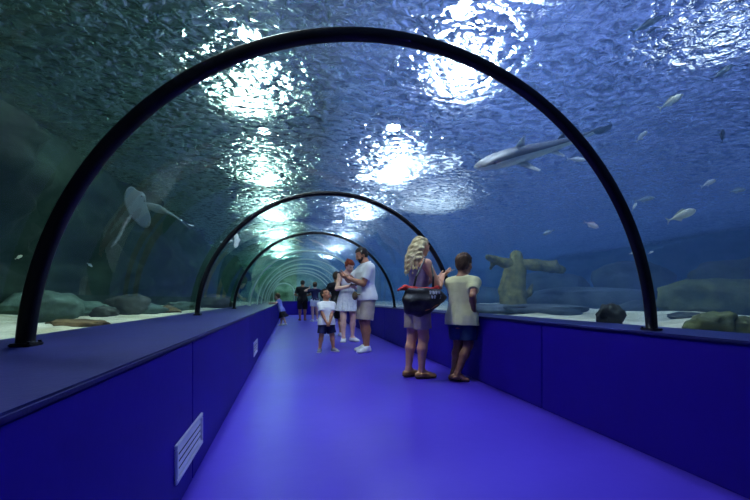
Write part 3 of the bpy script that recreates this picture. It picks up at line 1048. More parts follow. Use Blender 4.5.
chain_obj('branch', [([S(518, 264), S(535, 265), S(552, 267), S(562, 270, .2)], [.10, .10, .10, .07]), ([S(553, 266), S(556, 261)], [.06, .03])], M_wood, .025, parent=t)
chain_obj('branch', [([S(520, 300), S(529, 293), S(532, 285)], [.07, .05, .03])], M_wood, .025, parent=t)

# ------------------------------------------------------------------ fish
def fish_mats(tag_, back, belly, rough=.35):
    return [mat(tag_ + '_belly', belly, rough, spec=.6, scale=20), mat(tag_ + '_back', back, rough, spec=.5, scale=20)]
FM_silver = fish_mats('silver', (222, 230, 234), (240, 245, 246), .28)
FM_yellow = fish_mats('yellow_silver', (230, 232, 206), (242, 244, 228), .3)
FM_dim = fish_mats('dim', (130, 146, 160), (176, 190, 200), .4)
FM_dark = fish_mats('dark', (22, 26, 34), (40, 46, 58), .5)
FM_pink = fish_mats('pale_pink', (196, 176, 196), (236, 230, 240), .3)
FM_shark = fish_mats('shark', (50, 54, 64), (206, 212, 210), .45)
M_eye = mat('fish_eye', (12, 12, 14), .15)

def loft_body(name, L, prof, m, parent=None, bend=0.0, n=28, split=.25):
    """prof rows: t (0 tail .. 1 nose), half height, half width, centre height ; nose at +X"""
    prof = np.array(prof, float)
    ts = np.linspace(0, 1, 44)
    V = []; F = []
    for t in ts:
        hh, ww, cz = [np.interp(t, prof[:, 0], prof[:, k]) * L for k in (1, 2, 3)]
        x = (t - .5) * L; y0 = bend * L * math.sin((1 - t) * 4.2) * (1 - t)
        for j in range(n):
            a = 2 * PI * j / n
            V.append((x, y0 + ww * math.cos(a), cz + hh * math.sin(a)))
    for i in range(len(ts) - 1):
        for j in range(n):
            F.append((i * n + j, i * n + (j + 1) % n, (i + 1) * n + (j + 1) % n, (i + 1) * n + j))
    F.append(tuple(range(n))[::-1]); F.append(tuple(range((len(ts) - 1) * n, len(ts) * n)))
    F = [f[::-1] for f in F]
    o = from_data(name, V, F, m, parent)
    bm = bmesh.new(); bm.from_mesh(o.data); bmesh.ops.recalc_face_normals(bm, faces=bm.faces)
    for f in bm.faces: f.material_index = 1 if f.normal.z > split and len(m) > 1 else 0
    bm.to_mesh(o.data); bm.free()
    return o

def fin(name, pts, th, m, parent, axis='y', y0=0.0):
    """thin tapering solid fin: outline in the x-z plane (axis y), edges thinned to a blade"""
    c = np.mean(np.array(pts), 0)
    V = []; n = len(pts)
    for s_ in (-1, 1):
        for p in pts: V.append((p[0], y0 + s_ * th * .25, p[1]))
    V += [(c[0], y0 - th, c[1]), (c[0], y0 + th, c[1])]
    F = []
    for i in range(n):
        j = (i + 1) % n
        F += [(i, j, 2 * n), (n + j, n + i, 2 * n + 1), (i, n + i, n + j, j)]
    if axis == 'z':
        V = [(v[0], v[2], v[1]) for v in V]
    o = from_data(name, V, F, m, parent, smooth=False)
    bm = bmesh.new(); bm.from_mesh(o.data); bmesh.ops.recalc_face_normals(bm, faces=bm.faces); bm.to_mesh(o.data); bm.free()
    return o

def orient(o, tail, head, roll=0.0):
    tail = Vector(tail); head = Vector(head)
    x = (head - tail).normalized()
    z = Vector((0, 0, 1)); y = z.cross(x).normalized(); z = x.cross(y)
    R = Matrix((x, y, z)).transposed()
    o.rotation_mode = 'XYZ'
    o.rotation_euler = (R @ Matrix.Rotation(roll, 3, 'X')).to_euler()
    o.location = (tail + head) / 2
    return (head - tail).length

def make_fish(L, m, slim=1.0, bend=.02):
    s = slim
    o = loft_body('fish', L * .86, [(0, .022, .012, 0), (.12, .035, .018, 0), (.35, .10 * s, .05 * s, 0), (.6, .145 * s, .075 * s, 0), (.8, .135 * s, .07 * s, 0), (.93, .08 * s, .045 * s, -.008), (1, .012, .012, -.012)], m, None, bend)
    f = lambda pts: [(p[0] * L, p[1] * L) for p in pts]
    fin('tail_fin', f([(-.40, .012), (-.53, .12), (-.50, .10), (-.455, .0), (-.50, -.10), (-.53, -.12), (-.40, -.012)]), .006 * L, [m[1]], o)
    fin('dorsal_fin', f([(.16, .105 * s), (.06, .19 * s), (-.16, .12 * s), (-.30, .045 * s), (-.1, .07 * s)]), .006 * L, [m[1]], o)
    fin('anal_fin', f([(-.03, -.10 * s), (-.10, -.17 * s), (-.27, -.055 * s), (-.15, -.07 * s)]), .006 * L, [m[0]], o)
    for sy in (-1, 1):
        p = fin('pectoral_fin', f([(.20, -.02), (.10, -.01), (.04, -.075), (.10, -.07)]), .005 * L, [m[0]], o, y0=sy * .062 * L * s)
        e = bmesh.new(); bmesh.ops.create_uvsphere(e, u_segments=10, v_segments=6, radius=.016 * L, matrix=Matrix.Translation((.335 * L, sy * .042 * L * s, .02 * L)))
        from_bm('eye', e, M_eye, o, True)
    return o

def put(tail, head, D, m, label, slim=1.0, D2=None, roll=0.0, group='fish in the tank', bend=.02):
    a = at(tail[0], tail[1], D if D2 is None else D2); c = at(head[0], head[1], D)
    L = (c - a).length
    o = make_fish(L, m, slim, bend)
    orient(o, a, c, roll)
    return tag(o, label, 'fish', group)

put((659, 109), (685, 93), 3.5, FM_yellow, 'pale yellowish fish swimming up to the right, highest bright fish right of the arch', .85)
put((636, 142), (648, 130), 3.7, FM_silver, 'small pale fish just right of the shark tail, tilted nose up', 1.0)
put((701, 187), (717, 179), 3.5, FM_silver, 'small silver fish right of the arch, third from the right edge', 1.0)
put((729, 192), (747, 189), 4.2, FM_dim, 'dim fish nearest the right edge of the view', 1.0)
put((667, 221), (698, 209), 3.2, FM_yellow, 'largest pale fish, low on the right side of the near arch', 1.0)
put((635, 201), (656, 197), 4.4, FM_dim, 'dim grey fish against the right side of the near arch', .9)
put((567, 159), (587, 160), 4.0, FM_silver, 'white fish below the shark, touching the near arch', .9)
put((566, 141), (592, 143), 4.3, FM_silver, 'white fish half hidden behind the near arch under the shark tail', .8)
put((584, 222), (600, 228), 3.8, FM_pink, 'pinkish white fish alone left of the near arch', 1.2)
put((554, 230), (542, 235), 4.6, FM_dim, 'small pale blue fish facing left, left of the pinkish fish', 1.1)
put((632, 33), (666, 14), 2.75, FM_dim, 'long slim grey fish close under the surface at the top right', .62)
put((711, 80), (735, 63), 3.2, FM_dim, 'slim dim fish near the surface at the right edge', .7)
put((632, 211), (637, 202), 4.0, FM_silver, 'tiny white fish pointing up beside the near arch', 1.0)
put((629, 254), (636, 252), 4.0, FM_silver, 'tiny white fish left of the near arch, low down', 1.0)
put((648, 254), (654, 251), 4.0, FM_silver, 'tiny white fish right of the near arch, low down', 1.0)
put((722, 143), (723, 128), 4.2, FM_dark, 'small black fish hanging upright near the right edge', 1.2)
put((15, 259), (23, 255), 3.4, FM_yellow, 'tiny yellowish fish left of the near arch in the dark left tank', 1.2)
put((87, 263), (93, 267), 4.0, FM_dim, 'tiny pale fish right of the near arch in the dark left tank', 1.2)

# slender shark
D1, D2 = 3.55, 4.35
a = at(608, 130, D2); c = at(476, 166, D1); L = (c - a).length
sh = loft_body('shark', L, [(0, .008, .004, .012), (.06, .014, .006, .008), (.2, .016, .011, 0), (.35, .021, .018, 0), (.5, .028, .027, 0), (.65, .037, .038, 0), (.78, .041, .046, 0), (.9, .034, .050, -.002), (.97, .018, .038, -.006), (1, .006, .016, -.008)], FM_shark, None, .035, split=.25)
f = lambda pts: [(p[0] * L, p[1] * L) for p in pts]
fin('dorsal_fin', f([(.26, .034), (.20, .082), (.185, .078), (.19, .032)]), .005 * L, [FM_shark[0]], sh)
fin('dorsal_fin', f([(-.06, .024), (-.115, .062), (-.125, .058), (-.12, .020)]), .005 * L, [FM_shark[1]], sh)
fin('tail_fin', f([(-.36, .014), (-.50, .030), (-.535, .026), (-.525, .002), (-.47, -.012), (-.43, -.014), (-.39, -.006)]), .006 * L, [FM_shark[1]], sh)
for sy in (-1, 1):
    p = fin('pectoral_fin', f([(.27, sy * .025), (.185, sy * .115), (.165, sy * .110), (.195, sy * .025)]), .005 * L, [FM_shark[0]], sh, axis='z')
    p.location.z = -.022 * L; p.rotation_euler.x = -sy * .45
    p = fin('pelvic_fin', f([(.02, sy * .015), (-.045, sy * .075), (-.06, sy * .07), (-.045, sy * .012)]), .004 * L, [FM_shark[0]], sh, axis='z')
    p.location.z = -.016 * L; p.rotation_euler.x = -sy * .5
    p = fin('gill_slits', f([(.285, -.02), (.28, .018), (.277, .018), (.282, -.02)]), .002 * L, [FM_shark[1]], sh, y0=sy * .046 * L)
    e = bmesh.new(); bmesh.ops.create_uvsphere(e, u_segments=10, v_segments=6, radius=.007 * L, matrix=Matrix.Translation((.43 * L, sy * .046 * L, .006 * L)))
    from_bm('eye', e, M_eye, sh, True)
orient(sh, a, c, math.radians(-28))
tag(sh, 'slender grey shark with a white belly swimming left past the near arch', 'shark')

# rays: broad flat wings with a whip tail
def make_ray(span, m, name='ray', thick=.06, up=.12, core=.27, wing=.27, pw=6):
    n = 40; nr = 10
    V = []; F = []
    out = []
    for i in range(n):
        a = 2 * PI * i / n
        x, y = math.cos(a), math.sin(a)
        r = core + wing * abs(y) ** pw + .04 * max(0, x) ** 6
        out.append((r * x * 1.05 - .10 * abs(y) ** 3 * .6, r * y * .96))
    for side in (1, -1):
        for k in range(nr):
            q = (k + 1) / nr
            for p in out:
                h = thick * (1 - q ** 1.6) * .5 + .004
                V.append((p[0] * q * span, p[1] * q * span, (side * h + up * (abs(p[1]) * q * 2) ** 2 * .5) * span))
        V.append((0, 0, side * (thick * .5 + .004) * span))
    m1 = n * nr + 1
    for s_ in (0, 1):
        o_ = s_ * m1
        for i in range(n):
            j = (i + 1) % n
            F.append((o_ + m1 - 1, o_ + i, o_ + j))
            for k in range(nr - 1):
                F.append((o_ + k * n + i, o_ + (k + 1) * n + i, o_ + (k + 1) * n + j, o_ + k * n + j))
    for i in range(n):
        j = (i + 1) % n
        F.append(((nr - 1) * n + i, m1 + (nr - 1) * n + i, m1 + (nr - 1) * n + j, (nr - 1) * n + j))
    o = from_data(name, V, F, m)
    bm = bmesh.new(); bm.from_mesh(o.data); bmesh.ops.recalc_face_normals(bm, faces=bm.faces)
    for f_ in bm.faces: f_.material_index = 1 if f_.normal.z > 0 and len(m) > 1 else 0
    bm.to_mesh(o.data); bm.free()
    pts = [np.array([-.28 - .11 * i, .02 * math.sin(i), .0]) * span for i in range(8)]
    chain_obj('tail', [(pts, [span * .022 * (1 - .11 * i) + .002 for i in range(8)])], [m[-1]], max(.006, span * .009), .03, 0, o)
    for sy in (-1, 1):
        e = bmesh.new(); bmesh.ops.create_uvsphere(e, u_segments=8, v_segments=6, radius=.016 * span, matrix=Matrix.Translation((.20 * span, sy * .07 * span, .032 * span)))
        from_bm('eye', e, M_eye, o, True)
    return o
FM_ray = fish_mats('grey_ray', (58, 68, 72), (84, 96, 100), .5)
FM_white = fish_mats('white_ray', (236, 240, 242), (244, 247, 248), .5)
def place_ray(o, nose, tail, normal, label):
    x = (Vector(nose) - Vector(tail)).normalized()
    z = Vector(normal); y = z.cross(x).normalized(); z = x.cross(y)
    o.rotation_euler = Matrix((x, y, z)).transposed().to_euler()
    o.location = (Vector(nose) + Vector(tail)) / 2
    return tag(o, label, 'ray')
r1 = make_ray(.66, FM_ray)
place_ray(r1, at(149, 186, 4.9), at(124, 227, 4.55), (.80, -.25, -.35), 'big grey ray with a long thin tail gliding in the left tank')
r2 = make_ray(.27, FM_white, up=.05, core=.17, wing=.36, pw=9)
place_ray(r2, at(242, 240, 6.0), at(232, 241, 6.0), (.3, -.9, .3), 'small white ray high on the left, past the second arch')
# long slender guitar-shaped fish below the ray
a = at(192, 226, 5.6); c = at(143, 203, 5.2); L = (c - a).length
gf = loft_body('guitarfish', L, [(0, .006, .005, 0), (.3, .018, .016, 0), (.55, .030, .045, 0), (.72, .034, .10, 0), (.85, .028, .085, 0), (.95, .016, .04, 0), (1, .006, .008, 0)], FM_ray, None, .10)
f = lambda pts: [(p[0] * L, p[1] * L) for p in pts]
fin('dorsal_fin', f([(-.02, .025), (-.07, .085), (-.09, .08), (-.08, .02)]), .004 * L, [FM_white[0]], gf)
fin('dorsal_fin', f([(-.22, .018), (-.27, .07), (-.29, .066), (-.28, .012)]), .004 * L, [FM_white[0]], gf)
fin('tail_fin', f([(-.42, .01), (-.53, .06), (-.55, .05), (-.50, -.01), (-.42, -.012)]), .004 * L, [FM_white[0]], gf)
orient(gf, a, c, math.radians(50))
tag(gf, 'long slender pale fish with a white tail below the big grey ray', 'fish')
# ------------------------------------------------------------------ people
SK_tan = mat('skin_tan', (214, 158, 128), .5, spec=.35, col2=(204, 146, 116), scale=14)
SK_fair = mat('skin_fair', (228, 182, 160), .5, spec=.35, col2=(218, 168, 146), scale=14)
SK_brown = mat('skin_brown', (172, 118, 90), .5, spec=.35, col2=(160, 106, 80), scale=14)
SK_deep = mat('skin_deep', (150, 104, 82), .5, spec=.35, col2=(138, 94, 72), scale=14)
M_eyed = mat('eye_dark', (38, 28, 24), .3)
M_lip = mat('lips', (186, 104, 98), .45)
M_white = mat('white_cotton', (236, 234, 236), .85, spec=.15, col2=(224, 222, 226), scale=10, bump=.15, bscale=120)
M_polo = mat('white_polo', (238, 236, 238), .85, spec=.15, col2=(228, 226, 230), scale=10, bump=.15, bscale=120)
M_khaki = mat('khaki_shorts', (190, 174, 158), .85, spec=.15, col2=(176, 160, 144), scale=10, bump=.15, bscale=90)
M_beige = mat('beige_shorts', (168, 152, 140), .85, spec=.15, col2=(150, 134, 124), scale=10, bump=.15, bscale=90)
M_navy = mat('navy_shorts', (28, 32, 66), .85, spec=.15, bump=.15, bscale=90)
M_teal = mat('dark_teal_shorts', (24, 46, 84), .8, spec=.2, bump=.15, bscale=90)
M_cream = mat('cream_tee', (222, 220, 176), .85, spec=.15, col2=(206, 204, 160), scale=10, bump=.15, bscale=90)
M_lilac = mat('lilac_top', (168, 150, 176), .85, spec=.15, col2=(150, 132, 160), scale=20, bump=.15, bscale=90)
M_black = mat('black_cloth', (24, 22, 28), .85, spec=.15, bump=.15, bscale=90)
M_dblue = mat('navy_top', (36, 36, 74), .85, spec=.15, bump=.15, bscale=90)
M_blue = mat('pale_blue_dress', (128, 134, 206), .85, spec=.15, bump=.15, bscale=90)
M_stripe = mat('pale_striped_skirt', (228, 226, 230), .85, spec=.15, col2=(206, 204, 216), scale=30, bump=.15, bscale=90)
H_dark = mat('dark_hair', (34, 26, 26), .6, spec=.15, col2=(22, 17, 17), scale=40, bump=.4, bscale=120)
H_brown = mat('brown_hair', (70, 50, 40), .6, spec=.15, col2=(48, 34, 28), scale=40, bump=.4, bscale=120)
H_red = mat('auburn_hair', (136, 58, 36), .6, spec=.15, col2=(96, 38, 24), scale=40, bump=.4, bscale=120)
H_blonde = mat('blonde_hair', (240, 222, 172), .5, spec=.3, col2=(198, 170, 122), scale=26, bump=.5, bscale=110)
M_shoew = mat('white_sneaker', (232, 230, 232), .6)
M_sole = mat('white_rubber', (222, 220, 222), .6)
M_shoeg = mat('grey_sneaker', (120, 120, 132), .6)
M_tanshoe = mat('tan_leather', (176, 126, 82), .5, col2=(150, 104, 66))
M_tansole = mat('brown_sole', (96, 66, 44), .7)
M_sand_s = mat('sandal_sole', (44, 36, 34), .7)
M_strap = mat('sandal_strap', (22, 20, 22), .6)

def W(o, p):
    """person-local point to world"""
    a = o.rotation_euler[2]
    return Vector(o.location) + Matrix.Rotation(a, 3, 'Z') @ Vector(p)
def loc_of(origin, yaw, p):
    return np.array(Matrix.Rotation(-math.radians(yaw), 3, 'Z') @ (Vector(p) - Vector(origin)))

# ---- blonde woman
o3 = on_floor(417, 377.5); o3.z = 0
H = 1.62
yw = -80
s = skeleton(H, .135, .100, .52, lean=2, twist=6, pel=(0, 0), head=(4, -8, 0), female=True,
             hands=((-.03, .30, 1.15), (.09, .29, 1.17), (-.8, -.2, -1), (.6, -.3, -1)),
             feet=((-.075, -.07, .045 * H, 6), (.065, .02, .045 * H, -4)),
             hand_dirs=[{'dir': (.35, .8, .35), 'palm': (.3, -.3, 1), 'curl': 35}, {'dir': (-.15, .9, .35), 'palm': (-.45, -.3, .9), 'curl': 38}])
p = body('person', s, SK_tan, .0052, M_eyed, M_lip)
shirt(s, p, M_lilac, .006, inf=.010, sleeve=0, hem=.02, hi=.86, fold=.003, widen=.004, name='tank_top')
fd = Field(s.neck - .25, s.neck + .25, .004)
for sx in (-1, 1):
    q = lambda x, y, z: s.pel + s.Rt @ np.array([x, y, z])
    fd.chain([q(sx * .07, .075, s.L * .84), q(sx * .085, .045, s.L * 1.00), q(sx * .085, -.02, s.L * 1.045), q(sx * .07, -.075, s.L * .92), q(sx * .06, -.085, s.L * .80)], [.008] * 5, .004)
field_obj('shoulder_straps', fd, M_lilac, p)
shorts(s, p, M_beige, .006, inf=.012, length=.74, flare=.018)
shoes(s, p, M_tanshoe, M_tansole, .005, high=-.002, label='low tan shoe')
# long wavy hair
h = s.hh
lo, hb = bounds(s)
fd = Field(s.hc - np.array([.3, .35, .55]), s.hc + np.array([.3, .3, .25]), .005)
Q = lambda x, y, z: s.hc + s.Rh @ (np.array([x, y, z]) * h)
fd.ell(Q(0, -.08, .15), np.array([.36, .45, .39]) * h, s.Rh, .02 * h)
r_ = random.Random(4)
for i in range(44):
    a = math.radians(r_.uniform(8, 172))
    ca, sa = math.cos(a), math.sin(a)
    L_ = r_.uniform(.85, 1.55)
    p0 = Q(.30 * ca, -.10 - .34 * sa, .24 + .05 * r_.random())
    p1 = Q(.43 * ca, -.14 - .48 * sa, -.18)
    p2 = Q(.48 * ca + r_.uniform(-.05, .05), -.16 - .62 * sa, -.18 - .45 * L_)
    p3 = Q(.46 * ca + r_.uniform(-.10, .10), -.14 - .66 * sa + r_.uniform(-.05, .05), -.18 - .95 * L_)
    fd.chain([p0, p1, p2, p3], [.085 * h, .095 * h, .075 * h, .025 * h], .035 * h)
sl, g = fd.block(fd.lo, fd.lo + fd.h * fd.n)
pp = [g[i] - s.hc[i] for i in range(3)]
x_, y_, z_ = [pp[0] * s.Rh[0, i] + pp[1] * s.Rh[1, i] + pp[2] * s.Rh[2, i] for i in range(3)]
fd.f[sl] = np.maximum(fd.f[sl], np.minimum(y_ - .12 * h, .27 * h - z_ + 0 * x_).astype(np.float32))
fd.wobble(.006, 130, 9)
field_obj('hair', fd, H_blonde, p)
finish(p, o3, yw, 'blonde woman with long wavy hair carrying the big black bag')
blonde = p; sb = s

def phone(world, xdir, normal, label, m=None):
    bm = bmesh.new()
    bx(bm, (-.036, -.074, -.004), (.036, .074, .004), .003)
    o = from_bm('phone', bm, m or M_phone)
    z = Vector(normal).normalized(); y = Vector(xdir); y = (y - z * y.dot(z)).normalized(); x = y.cross(z)
    o.rotation_euler = Matrix((x, y, z)).transposed().to_euler(); o.location = world
    bm = bmesh.new(); bx(bm, (-.033, -.070, .004), (.033, .070, .0048)); from_bm('screen', bm, M_screen, o)
    bm = bmesh.new(); bx(bm, (.010, .040, -.0062), (.030, .068, -.004), .001); from_bm('camera_bump', bm, M_phone, o)
    return tag(o, label, 'phone')
M_phone = mat('dark_phone', (30, 28, 40), .25, spec=.5)
M_phonel = mat('pale_phone', (206, 196, 210), .35, spec=.5)
M_screen = mat('phone_screen', (44, 42, 70), .12, spec=.6)
wr = s.wr[1] * .5 + s.wr[0] * .5
phone(W(p, wr + np.array([0, .115, .055])), Vector(W(p, (0, 1, .5))) - Vector(W(p, (0, 0, 0))), Vector(W(p, (0, -.5, 1))) - Vector(W(p, (0, 0, 0))),
      'pale phone held out by the blonde woman', M_phonel)

# black tote bag on her right side
M_bag = mat('black_bag', (26, 24, 30), .5, spec=.4, col2=(18, 16, 22), scale=9, bump=.3, bscale=30)
M_trim = mat('orange_trim', (190, 112, 66), .6)
M_mark = mat('white_print', (220, 220, 226), .6)
M_redc = mat('red_cloth', (196, 46, 44), .8, col2=(160, 32, 34), bump=.3, bscale=60)
bagc = np.array([.245, -.06, .915])            # in her frame
fd = Field((-.16, -.34, -.24), (.16, .36, .24), .006)
fd.chain([(0, -.175, -.125), (0, -.05, -.135), (0, .05, -.115), (0, .15, -.07)], [.055, .062, .058, .045], .04)
fd.chain([(0, -.185, -.03), (0, .0, -.03), (0, .15, .0)], [.066, .08, .068], .05)
fd.chain([(0, -.175, .065), (0, .0, .06), (0, .15, .055)], [.045, .055, .048], .05)
fd.chain([(0, .14, .0), (0, .22, -.005), (0, .27, .0)], [.065, .04, .02], .05)
fd.plane((0, 0, .100), (0, .06, 1))
fd.wobble(.006, 30, 2)
bag = field_obj('tote_bag', fd, M_bag)
bag.location = W(p, bagc); bag.rotation_euler = (0, 0, math.radians(yw + 0))
tag(bag, 'big black shoulder bag with white print hanging at the blonde woman\'s side', 'bag')
fd = Field((-.40, -.2, -.1), (.2, .2, .75), .005)
sh_ = s.sh[1] - bagc
a_ = sh_ + np.array([-.03, -.01, .066])
fd.chain([(.0, -.12, .10), (.02, -.10, .22), a_ + np.array([.065, -.055, -.05]), a_, a_ + np.array([.065, .045, -.06]), (.035, .10, .22), (.0, .12, .10)], [.013, .011, .011, .011, .011, .011, .013], .006)
field_obj('strap', fd, M_bag, bag)
fd = Field((-.02, -.3, -.25), (.2, .38, .2), .004)
pts = [(.060, -.02, -.140), (.056, .06, -.118), (.046, .14, -.080), (.040, .20, -.030), (.020, .26, -.008)]
fd.chain(pts, [.008] * 5, .003)
field_obj('trim', fd, M_trim, bag)
bm = bmesh.new()
r_ = random.Random(3)
for row in range(2):
    for cidx in range(4):
        y = .035 + cidx * .036 + row * .014; z = .050 - row * .046
        xs = .083 - .012 * (y > .12)
        bx(bm, (xs - .02, y - .003, z - .019), (xs + .006, y + .006, z + .019))
        if (cidx + row) % 2 == 0:
            bx(bm, (xs - .02, y, z + .008), (xs + .004, y + .016, z + .014)); bx(bm, (xs - .02, y, z - .003), (xs + .004, y + .013, z + .003))
        else:
            bx(bm, (xs - .02, y, z - .015), (xs + .004, y + .016, z - .009)); bx(bm, (xs - .02, y + .012, z - .015), (xs + .004, y + .017, z + .010))
from_bm('print', bm, M_mark, bag)
fd = Field((-.12, -.36, -.06), (.12, .36, .26), .006)
fd.chain([(-.01, -.30, .075), (-.01, -.22, .100), (0, -.10, .088), (0, .06, .085), (0, .17, .100), (-.01, .235, .105)], [.012, .026, .022, .02, .026, .014], .02)
fd.wobble(.004, 90, 3)
tw = field_obj('red_cloth', fd, M_redc); tw.location = bag.location; tw.rotation_euler = bag.rotation_euler
tag(tw, 'red cloth sticking out of both ends of the black shoulder bag', 'cloth')

# ---- boy leaning on the right barrier
ob = on_floor(457, 380); ob.z = 0
H = 1.42; yw = -52
rw = loc_of(ob, yw, at(474, 311, 3.86)); lw = loc_of(ob, yw, (2.03, ob.y + .42, .77))
s = skeleton(H, .158, .104, .49, lean=3, twist=0, pel=(.04, .03), drop=.012, head=(-8, -4, 0),
             hands=(lw, rw, (-1, -.4, -.4), (.25, -.9, -.5)),
             feet=((-.03, -.03, .045 * H, -20), (.035, -.08, .055 * H, -40, 8)),
             hand_dirs=[{'dir': (.3, .9, -.1), 'palm': (0, 0, -1), 'curl': 15}, {'dir': (-.2, .9, -.25), 'palm': (0, 0, -1), 'curl': 18}])
p = body('person', s, SK_deep, .0052, M_eyed, M_lip)
shirt(s, p, M_cream, .006, inf=.024, sleeve=.62, hem=-.17, over=.022, fold=.005, widen=.024, name='t_shirt', nf=6)
shorts(s, p, M_teal, .006, inf=.014, length=.80, flare=.022)
hair_short(s, p, H_brown, .005, inf=.014, line=.26)
flipflops(s, p, M_sand_s, M_strap, .005)
finish(p, ob, yw, 'boy in a cream t-shirt and sandals leaning on the right barrier')

# ---- man in white polo
om = on_floor(366.5, 351.5); om.z = 0
H = 1.79; yw = 98
s = skeleton(H, .133, .116, .52, lean=1, twist=0, pel=(0, 0), head=(0, -26, 0), girth=1.08,
             hands=((-.06, .34, 1.235), (.05, .37, 1.30), (-.5, -.5, -1), (.9, .1, -.8)),
             feet=((-.10, .03, .045 * H, 14), (.09, -.02, .045 * H, -12)),
             hand_dirs=[{'dir': (.45, .8, .25), 'palm': (.4, -.2, 1), 'curl': 40}, {'dir': (-.5, .75, .0), 'palm': (-.5, -.5, .3), 'curl': 45}])
p = body('person', s, SK_brown, .0055, M_eyed, M_lip)
shirt(s, p, M_polo, .006, inf=.022, sleeve=.70, hem=-.10, over=.024, fold=.006, widen=.018, collar=True, name='polo_shirt', nf=7)
shorts(s, p, M_khaki, .006, inf=.018, length=.93, flare=.026)
hair_short(s, p, H_dark, .005, inf=.012, line=.30)
# beard
h = s.hh
fd = Field(s.hc - h * .75, s.hc + h * .75, .005)
Q = lambda x, y, z: s.hc + s.Rh @ (np.array([x, y, z]) * h)
fd.ell(Q(0, .09, -.15), np.array([.285, .325, .372]) * h, s.Rh, .0)
fd.ell(Q(0, .22, -.36), np.array([.17, .165, .14]) * h, s.Rh, .08 * h)
fd.ell(Q(0, .36, -.20), np.array([.13, .035, .028]) * h, s.Rh, .02)
sl, g = fd.block(fd.lo, fd.lo + fd.h * fd.n)
pp = [g[i] - s.hc[i] for i in range(3)]
x_, y_, z_ = [pp[0] * s.Rh[0, i] + pp[1] * s.Rh[1, i] + pp[2] * s.Rh[2, i] for i in range(3)]
fd.f[sl] = np.maximum(fd.f[sl], np.maximum(z_ + .17 * h - .30 * np.maximum(0, np.abs(x_) - .14 * h) * 3, -(y_ + .02 * h)).astype(np.float32))
fd.ell(Q(0, .42, -.265), np.array([.085, .09, .042]) * h, s.Rh, .0, sub=True)
field_obj('beard', fd, H_dark, p)
shoes(s, p, M_shoew, M_sole, .005, high=.016, label='white sneaker')
finish(p, om, yw, 'bearded man in a white polo shirt looking down at his phone')
hm = (s.wr[0] + s.wr[1]) / 2
phone(W(p, hm + np.array([.01, .085, .03])), Vector(W(p, (0, 1, .7))) - Vector(W(p, (0, 0, 0))), Vector(W(p, (0, -.8, 1))) - Vector(W(p, (0, 0, 0))),
      'dark phone in the hands of the man in the white polo')
# small pouch at his front
M_pouch = mat('brown_pouch', (112, 92, 70), .6, bump=.3, bscale=40)
fd = Field((-.12, -.10, -.12), (.12, .1, .12), .005)
fd.ell((0, 0, 0), (.085, .04, .075), None, .0); fd.wobble(.003, 40, 2)
pc = np.array([.02, .20, .95])
po = field_obj('waist_pouch', fd, M_pouch); po.location = W(p, pc); po.rotation_euler = (0, 0, math.radians(yw))
tag(po, 'small brown pouch at the waist of the man in the white polo', 'pouch')
fd = Field((-.25, -.45, -.12), (.25, .12, .12), .005)
pts = []
for i in range(13):
    a = PI * (0.0 + i / 12.0)
    pts.append((.215 * math.cos(a), -.19 - .19 * math.sin(a) * .95 + .03, .02 + .02 * math.sin(a)))
fd.chain([(.06, .0, .02)] + pts + [(-.06, .0, .02)], [.010] * 15, .004)
field_obj('strap', fd, M_pouch, po)

# ---- auburn-haired woman
ow = on_floor(347.5, 341.5); ow.z = 0
H = 1.74; yw = 192
s = skeleton(H, .133, .100, .52, lean=3, twist=0, head=(14, -36, 8), female=True,
             hands=((-.06, .24, 1.13), (.05, .23, 1.15), (-.8, -.4, -.6), (.9, -.4, -.6)),
             feet=((-.11, .0, .045 * H, 22), (.10, .03, .045 * H, -24)),
             hand_dirs=[{'dir': (.6, .7, .1), 'palm': (.2, -.3, 1), 'curl': 40}, {'dir': (-.6, .7, .15), 'palm': (-.2, -.3, 1), 'curl': 40}])
p = body('person', s, SK_fair, .0055, M_eyed, M_lip)
shirt(s, p, M_white, .006, inf=.010, sleeve=0, hem=.10, hi=.90, fold=.003, widen=.006, name='tank_top')
fd = Field(s.neck - .25, s.neck + .25, .004)
for sx in (-1, 1):
    q = lambda x, y, z: s.pel + s.Rt @ np.array([x, y, z])
    fd.chain([q(sx * .075, .075, s.L * .86), q(sx * .088, .045, s.L * 1.00), q(sx * .088, -.02, s.L * 1.05), q(sx * .075, -.075, s.L * .92), q(sx * .065, -.085, s.L * .82)], [.013] * 5, .006)
field_obj('shoulder_straps', fd, M_white, p)
skirt(s, p, M_stripe, .006, inf=.026, lo=-.50, top=.30, widen=.050, fold=.012, nf=12, name='skirt')
hair_short(s, p, H_red, .005, inf=.018, line=.30)
h = s.hh
Q = lambda x, y, z: s.hc + s.Rh @ (np.array([x, y, z]) * h)
fd = Field(s.hc - h * 1.1, s.hc + h * 1.1, .005)
fd.ell(Q(.04, -.46, .32), np.array([.17, .15, .16]) * h, s.Rh, .02)
fd.chain([Q(.04, -.48, .32), Q(.05, -.68, -.05), Q(.05, -.66, -.40)], [.10 * h, .10 * h, .03 * h], .02)
fd.wobble(.005, 110, 6)
field_obj('ponytail', fd, H_red, p)
shoes(s, p, M_shoew, M_sole, .005, high=.0, label='low white shoe')
finish(p, ow, yw, 'auburn-haired woman in a white tank top and pale skirt looking down')
hm = (s.wr[0] + s.wr[1]) / 2
phone(W(p, hm + np.array([.0, .095, .035])), Vector(W(p, (1, .2, .1))) - Vector(W(p, (0, 0, 0))), Vector(W(p, (0, -.5, 1))) - Vector(W(p, (0, 0, 0))),
      'black phone held at the waist by the auburn-haired woman')

